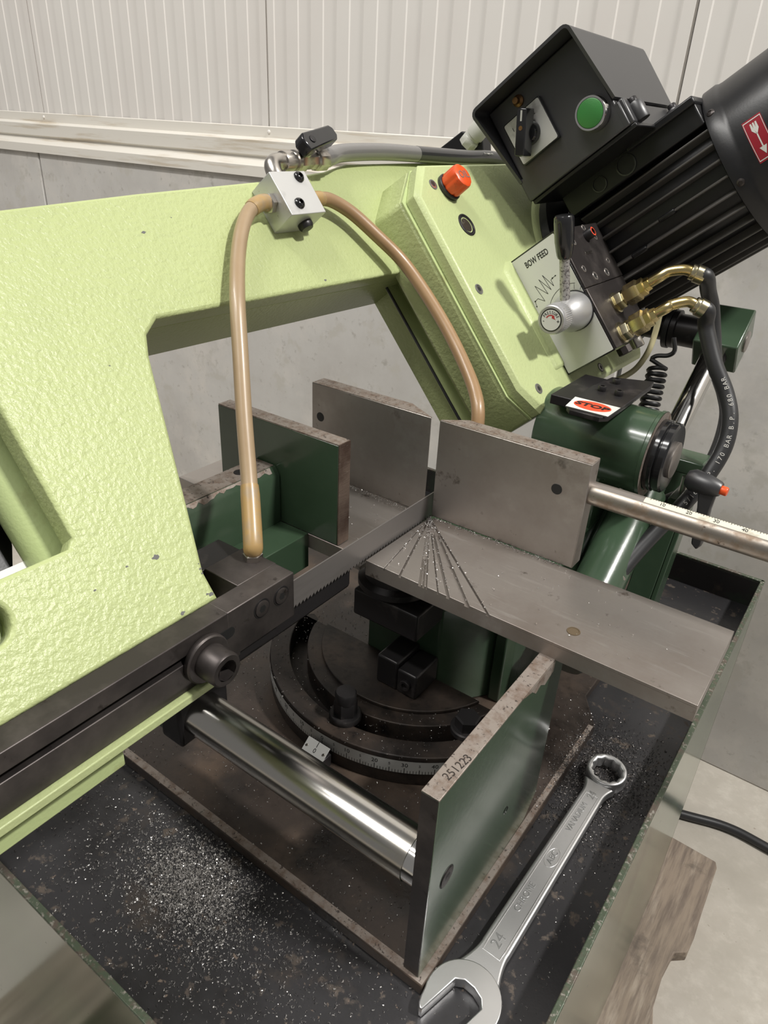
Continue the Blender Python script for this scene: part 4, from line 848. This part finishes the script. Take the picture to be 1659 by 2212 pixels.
# coiled cable
cc = nb(); pts = [V(-.2060, .862, 1.070), V(-.2020, .862, 1.056), V(-.2075, .862, 1.049), V(-.2200, .861, 1.046), V(-.2270, .859, 1.040)]
N_ = 11*14; a_, b_ = V(-.2150, .858, 1.033), V(-.2050, .822, .965)
dx = (b_-a_).normalized(); ux, uy, _ = basis(dx)
coil = [a_.lerp(b_, i/N_) + (ux*math.cos(2*math.pi*i/14) + uy*math.sin(2*math.pi*i/14))*.0098 for i in range(N_+1)]
tube(cc, smooth_path(pts, 5)[:-1] + coil, .0026, 8)
single('coiled_cable', cc, 'rubber', a_, 'black coiled cable hanging beside the chrome rod', 'cable')
bm = nb(); tube(bm, smooth_path([(-.2271, .860, 1.0990), (-.2275, .860, 1.0714), (-.2293, .855, 1.0502), (-.2370, .850, 1.0301), (-.2479, .840, 1.0186), (-.2640, .830, 1.0080)]), .0034, 10)
single('thin_tube', bm, 'yellow_tube', (-.2293, .855, 1.05), 'thin cream plastic tube bending down behind the brass unions', 'tube')

# ================================================================ STOP ROD WITH SCALE, CLAMP LEVER
sr = Thing('scale_rod', 'pitted steel stop rod with cream ruler strip reaching out to the right', 'rod', (.05, .530, 1.003))
bm = nb(); lathe(bm, (-.163, .530, 1.0125), (1, 0, 0), [(.0098, 0), (.0098, .60)], 36); sr.part('rod', bm, 'rod_pitted')
a0, a1 = 58, 100; bm = nb(); rr = .0099; n = 8
def rp(a, x): return V(x, .530-rr*math.cos(R_(a)), 1.0125+rr*math.sin(R_(a)))
P = [[bm.verts.new(rp(a0+(a1-a0)*i/n, x)) for x in (-.1190, .40)] for i in range(n+1)]
for i in range(n): bm.faces.new((P[i][0], P[i+1][0], P[i+1][1], P[i][1]))
rs = sr.part('ruler', bm, 'cream_label', label='cream ruler strip')
bm = nb(); P = [[bm.verts.new(rp(a0+(a1-a0)*i/n, x)) for x in (-.163, -.1190)] for i in range(n+1)]
for i in range(n): bm.faces.new((P[i][0], P[i+1][0], P[i+1][1], P[i][1]))
sr.part('flat', bm, 'steel')
bm = nb(); rr = .01003
for k in range(0, 240):
    x = -.115+k*.002; aa = 84 if k % 5 == 0 else 91; wd = .00022
    q = [bm.verts.new(rp(a, xx)) for a, xx in ((99, x-wd), (99, x+wd), (aa, x+wd), (aa, x-wd))]; bm.faces.new(q)
sr.part('graduation', bm, 'ink', rs, kind='stuff')
for k in range(0, 24):
    x = -.105+k*.02; nr = V(0, -math.cos(R_(74)), math.sin(R_(74))); ty = nr.cross(V(1, 0, 0))
    sr.text(str((k+1)*10), .0045, frame(rp(74, x), (1, 0, 0), ty, nr), 'ink', rs, .00005)
lv = Thing('clamp_lever', 'black clamping lever with orange button behind the scale rod', 'lever', (-.10, .70, .97))
bm = nb(); lathe(bm, (-.126, .716, .9700), V(1, -.10, -.03), [(.0080, 0), (.0115, .006), (.0105, .022), (.0080, .032), (.0068, .034)], 28); hu = lv.part('hub', bm, 'black_matt')
bm = nb(); lathe(bm, V(-.126, .716, .9700)+V(1, -.10, -.03).normalized()*.034, V(1, -.10, -.03), [(.0046, 0), (.0046, .005), (.0040, .0062), (0, .0065)], 20); lv.part('button', bm, 'orange', hu, label='orange release button')
bm = nb(); Ml = frame((-.104, .705, .968), V(.96, 0, .08).normalized(), V(.04, .08, -1).normalized(), V(0, 1, 0)); Ml = frame((-.1045, .714, .965), (1, 0, 0), (0, 0, 1), (0, -1, 0))
prism(bm, [(-.0085, .004), (.0100, .006), (.0085, -.020), (.0100, -.060), (.0060, -.066), (.0000, -.061), (-.0040, -.020)], -.0045, .0055, Ml); lv.part('arm', bm, 'black_matt', bevel=.0015)

# ================================================================ WRENCH
wr = Thing('combination_wrench', 'satin chrome combination wrench lying in the chip tray', 'wrench', (-.093, .39, ZT))
wc, wd_ = V(-.0965, .2635), V(-.0905, .5165); wdir = (wd_-wc).normalized(); wn = V(-wdir.y, wdir.x)   # wn points to -x
Mw = frame((wc.x, wc.y, ZT), (wdir.x, wdir.y, 0), (wn.x, wn.y, 0), (0, 0, 1)); LW = (wd_-wc).length
# open head: outline with jaw mouth turned 15 degrees
mdir = R_(180-13)
def rot2(x, y, a): return (x*math.cos(a)-y*math.sin(a), x*math.sin(a)+y*math.cos(a))
hw = .0122
head = []
for a in range(-124, 125, 8):
    head.append(rot2(.0268*math.cos(R_(a))*1.02, .0262*math.sin(R_(a)), mdir+math.pi))
tipL = [rot2(x, y, mdir) for x, y in ((.0208, .0196), (.0250, .0172), (.0272, .0142))]; tipR = [rot2(x, y, mdir) for x, y in ((.0272, -.0142), (.0250, -.0172), (.0208, -.0196))]
mouth = [rot2(.0266, hw, mdir), rot2(-.0050, hw, mdir), rot2(-.0095, .0075, mdir), rot2(-.0108, 0, mdir), rot2(-.0095, -.0075, mdir), rot2(-.0050, -hw, mdir), rot2(.0266, -hw, mdir)]
if (Vector(head[-1])-Vector(tipL[0])).length < (Vector(head[-1])-Vector(tipR[-1])).length: outline_h = head + tipL + mouth + tipR
else: outline_h = head + list(reversed(tipR)) + list(reversed(mouth)) + list(reversed(tipL))
wr.part('open_end', curve_mesh([outline_h], .0105, .0010, Mw, .0005), 'satin_polish')
# handle
hp_ = []
def hwid(x):
    if x < .045: return .0110+.0085*((.045-x)/.030)**1.8 if x > .015 else .0195
    if x > LW-.034: return .0098+.0052*max(0, (x-(LW-.034))/.018)**2
    return .0112-.0014*(x-.045)/(LW-.079)
xs_ = [.012+.002*i for i in range(int((LW-.014-.012)/.002))]
hp_ = [(x, hwid(x)) for x in xs_] + [(x, -hwid(x)) for x in reversed(xs_)]
wr.part('handle', curve_mesh([hp_], .0082, .0022, Mw, .0022, 3), 'satin_chrome')
rec = [(.038, .0072), (.046, .0076), (LW-.044, .0062), (LW-.034, .0058), (LW-.034, -.0058), (LW-.044, -.0062), (.046, -.0076), (.038, -.0072)]
rec_in = [((x-LW/2)*.994+LW/2, y*.90) for x, y in rec]
wr.part('panel_edge', curve_mesh([rec, rec_in], .0005, .0001, Mw, .0103), 'satin_polish')
zl = .0105
Mt = Mw @ Matrix.Translation((0, 0, zl)) 
def wtext(s, x, size, y=0): wr.text(s, size, Mw @ Matrix.Translation((x, y, zl)), 'wrench_mark', depth=.00025)
wtext('24', .050, .0115, .0005); wtext('CHROME', .093, .0070, .0015); wtext('VANADIUM', .188, .0070, .001); wtext('24', .218, .0090)
wtext('ABC', .138, .0070)
bm = nb(); oo = [(.138+.0105*math.cos(2*math.pi*i/36), .0056*math.sin(2*math.pi*i/36)) for i in range(36)]; oi = [(.138+.0097*math.cos(2*math.pi*i/36), .0049*math.sin(2*math.pi*i/36)) for i in range(36)]
bm.free(); wr.part('oval_mark', curve_mesh([oo, oi], .0004, 0, Mw, .0103), 'satin_polish')
# ring end with twelve point bore
bore = []
for i in range(24): bore.append((LW+(.0138 if i % 2 == 0 else .0123)*math.cos(2*math.pi*i/24), (.0138 if i % 2 == 0 else .0123)*math.sin(2*math.pi*i/24)))
Mr = Mw @ Matrix.Translation((LW, 0, 0)) @ Matrix.Rotation(R_(-5), 4, 'Y') @ Matrix.Translation((-LW, 0, 0))
wr.part('ring_end', curve_mesh([circ(LW, 0, .0182, 56), bore], .0135, .0022, Mr, .0012, 3), 'satin_chrome')

# ================================================================ STEEL SWARF
def chips(n, sampler, zfun, smin=.0005, smax=.0017):
    bm = nb()
    for _ in range(n):
        x, y = sampler(); z = zfun(x, y)
        if z is None: continue
        r = random.uniform(smin, smax); wdt = random.uniform(.0002, .0005); a0 = random.uniform(0, 6.28); arc_ = random.uniform(1.2, 4.2); k = 4
        e = Matrix.Rotation(random.uniform(0, 6.28), 3, 'Z') @ Matrix.Rotation(random.uniform(-.9, .9), 3, 'X') @ Matrix.Rotation(random.uniform(-.6, .6), 3, 'Y')
        vs_ = []; c0 = V(x, y, z+r*.45+.0002)
        for i in range(k+1):
            a = a0+arc_*i/k; p = V(r*math.cos(a), r*math.sin(a), .25*r*i/k)
            q = c0+e @ p; h = e @ V(0, 0, wdt)
            for s_ in (h, -h):
                w_ = q+s_; w_.z = max(w_.z, z+.0001); vs_.append(bm.verts.new(w_))
        for i in range(k): bm.faces.new((vs_[2*i], vs_[2*i+1], vs_[2*i+3], vs_[2*i+2]))
    return bm
def ztray(x, y):
    if x < XL+.01 or x > XR-.006 or y < YF+.008 or y > YB-.01: return None
    if x < -.1215 and y > .2525:
        if (x-TC.x)**2+(y-TC.y)**2 < .157**2 and y < .4845:
            return .7853
        if -.3505 < x < -.18 and .484 < y < .67: return None
        if -.145 < x < -.126 and .25 < y < .44: return None
        return .7513
    return ZT
def pile():
    if random.random() < .62: return random.gauss(-.310, .027), random.gauss(.213, .018)
    return random.gauss(-.295, .070), random.gauss(.203, .036)
def ring_pile():
    if random.random() < .6: return random.gauss(-.108, .012), random.gauss(.512, .032)
    return random.gauss(-.075, .014), random.gauss(.505, .040)
def sparse(): return random.uniform(-.50, XR), random.uniform(YF, .60)
def join(*bms):
    out = nb()
    for b in bms:
        me = bpy.data.meshes.new('t'); b.to_mesh(me); b.free(); out.from_mesh(me); bpy.data.meshes.remove(me)
    return out
single('swarf', join(chips(9000, pile, lambda x, y: ZT if ztray(x, y) == ZT else None, .0004, .0013)), 'swarf', (-.305, .21, ZT), 'pile of fine bright steel swarf on the tray floor in front of the bow', 'swarf', kind='stuff')
single('swarf', chips(5200, ring_pile, ztray, .0004, .0012), 'swarf_dark', (-.09, .51, ZT), 'dark oily swarf heaped around the ring end of the wrench', 'swarf', kind='stuff')
single('swarf', chips(3800, sparse, ztray, .0003, .0009), 'swarf', (-.25, .35, ZT), 'loose steel chips scattered over tray, bed plate and turntable', 'swarf', kind='stuff')
def fan():
    x, wd = random.choice(ends); t_ = random.random()**1.6; p = ap.lerp(V(x, ty0+.001), t_); return p.x+random.gauss(0, .0008), p.y+random.gauss(0, .0008)
def corner():
    if random.random() < .5: return random.uniform(-.30, -.17), .5168-abs(random.gauss(0, .0018))
    return random.uniform(-.455, -.314), .5168-abs(random.gauss(0, .0035))
def tabl():
    return (random.uniform(-.44, -.315), random.uniform(.42, .516)) if random.random() < .4 else (random.uniform(-.303, -.06), random.uniform(.416, .516))
def zt_(x, y):
    if y < .4152 or y > .5172 or -.311 < x < -.304: return None
    if -.48 < x < -.335 and .4165 < y < .4325: return None
    return .9441
single('swarf', join(chips(420, fan, zt_, .0003, .0009), chips(420, corner, zt_, .0003, .0010), chips(110, tabl, zt_, .0003, .0009)), 'swarf', (-.28, .47, .944), 'bright steel chips in the table grooves and along the jaws', 'swarf', kind='stuff')
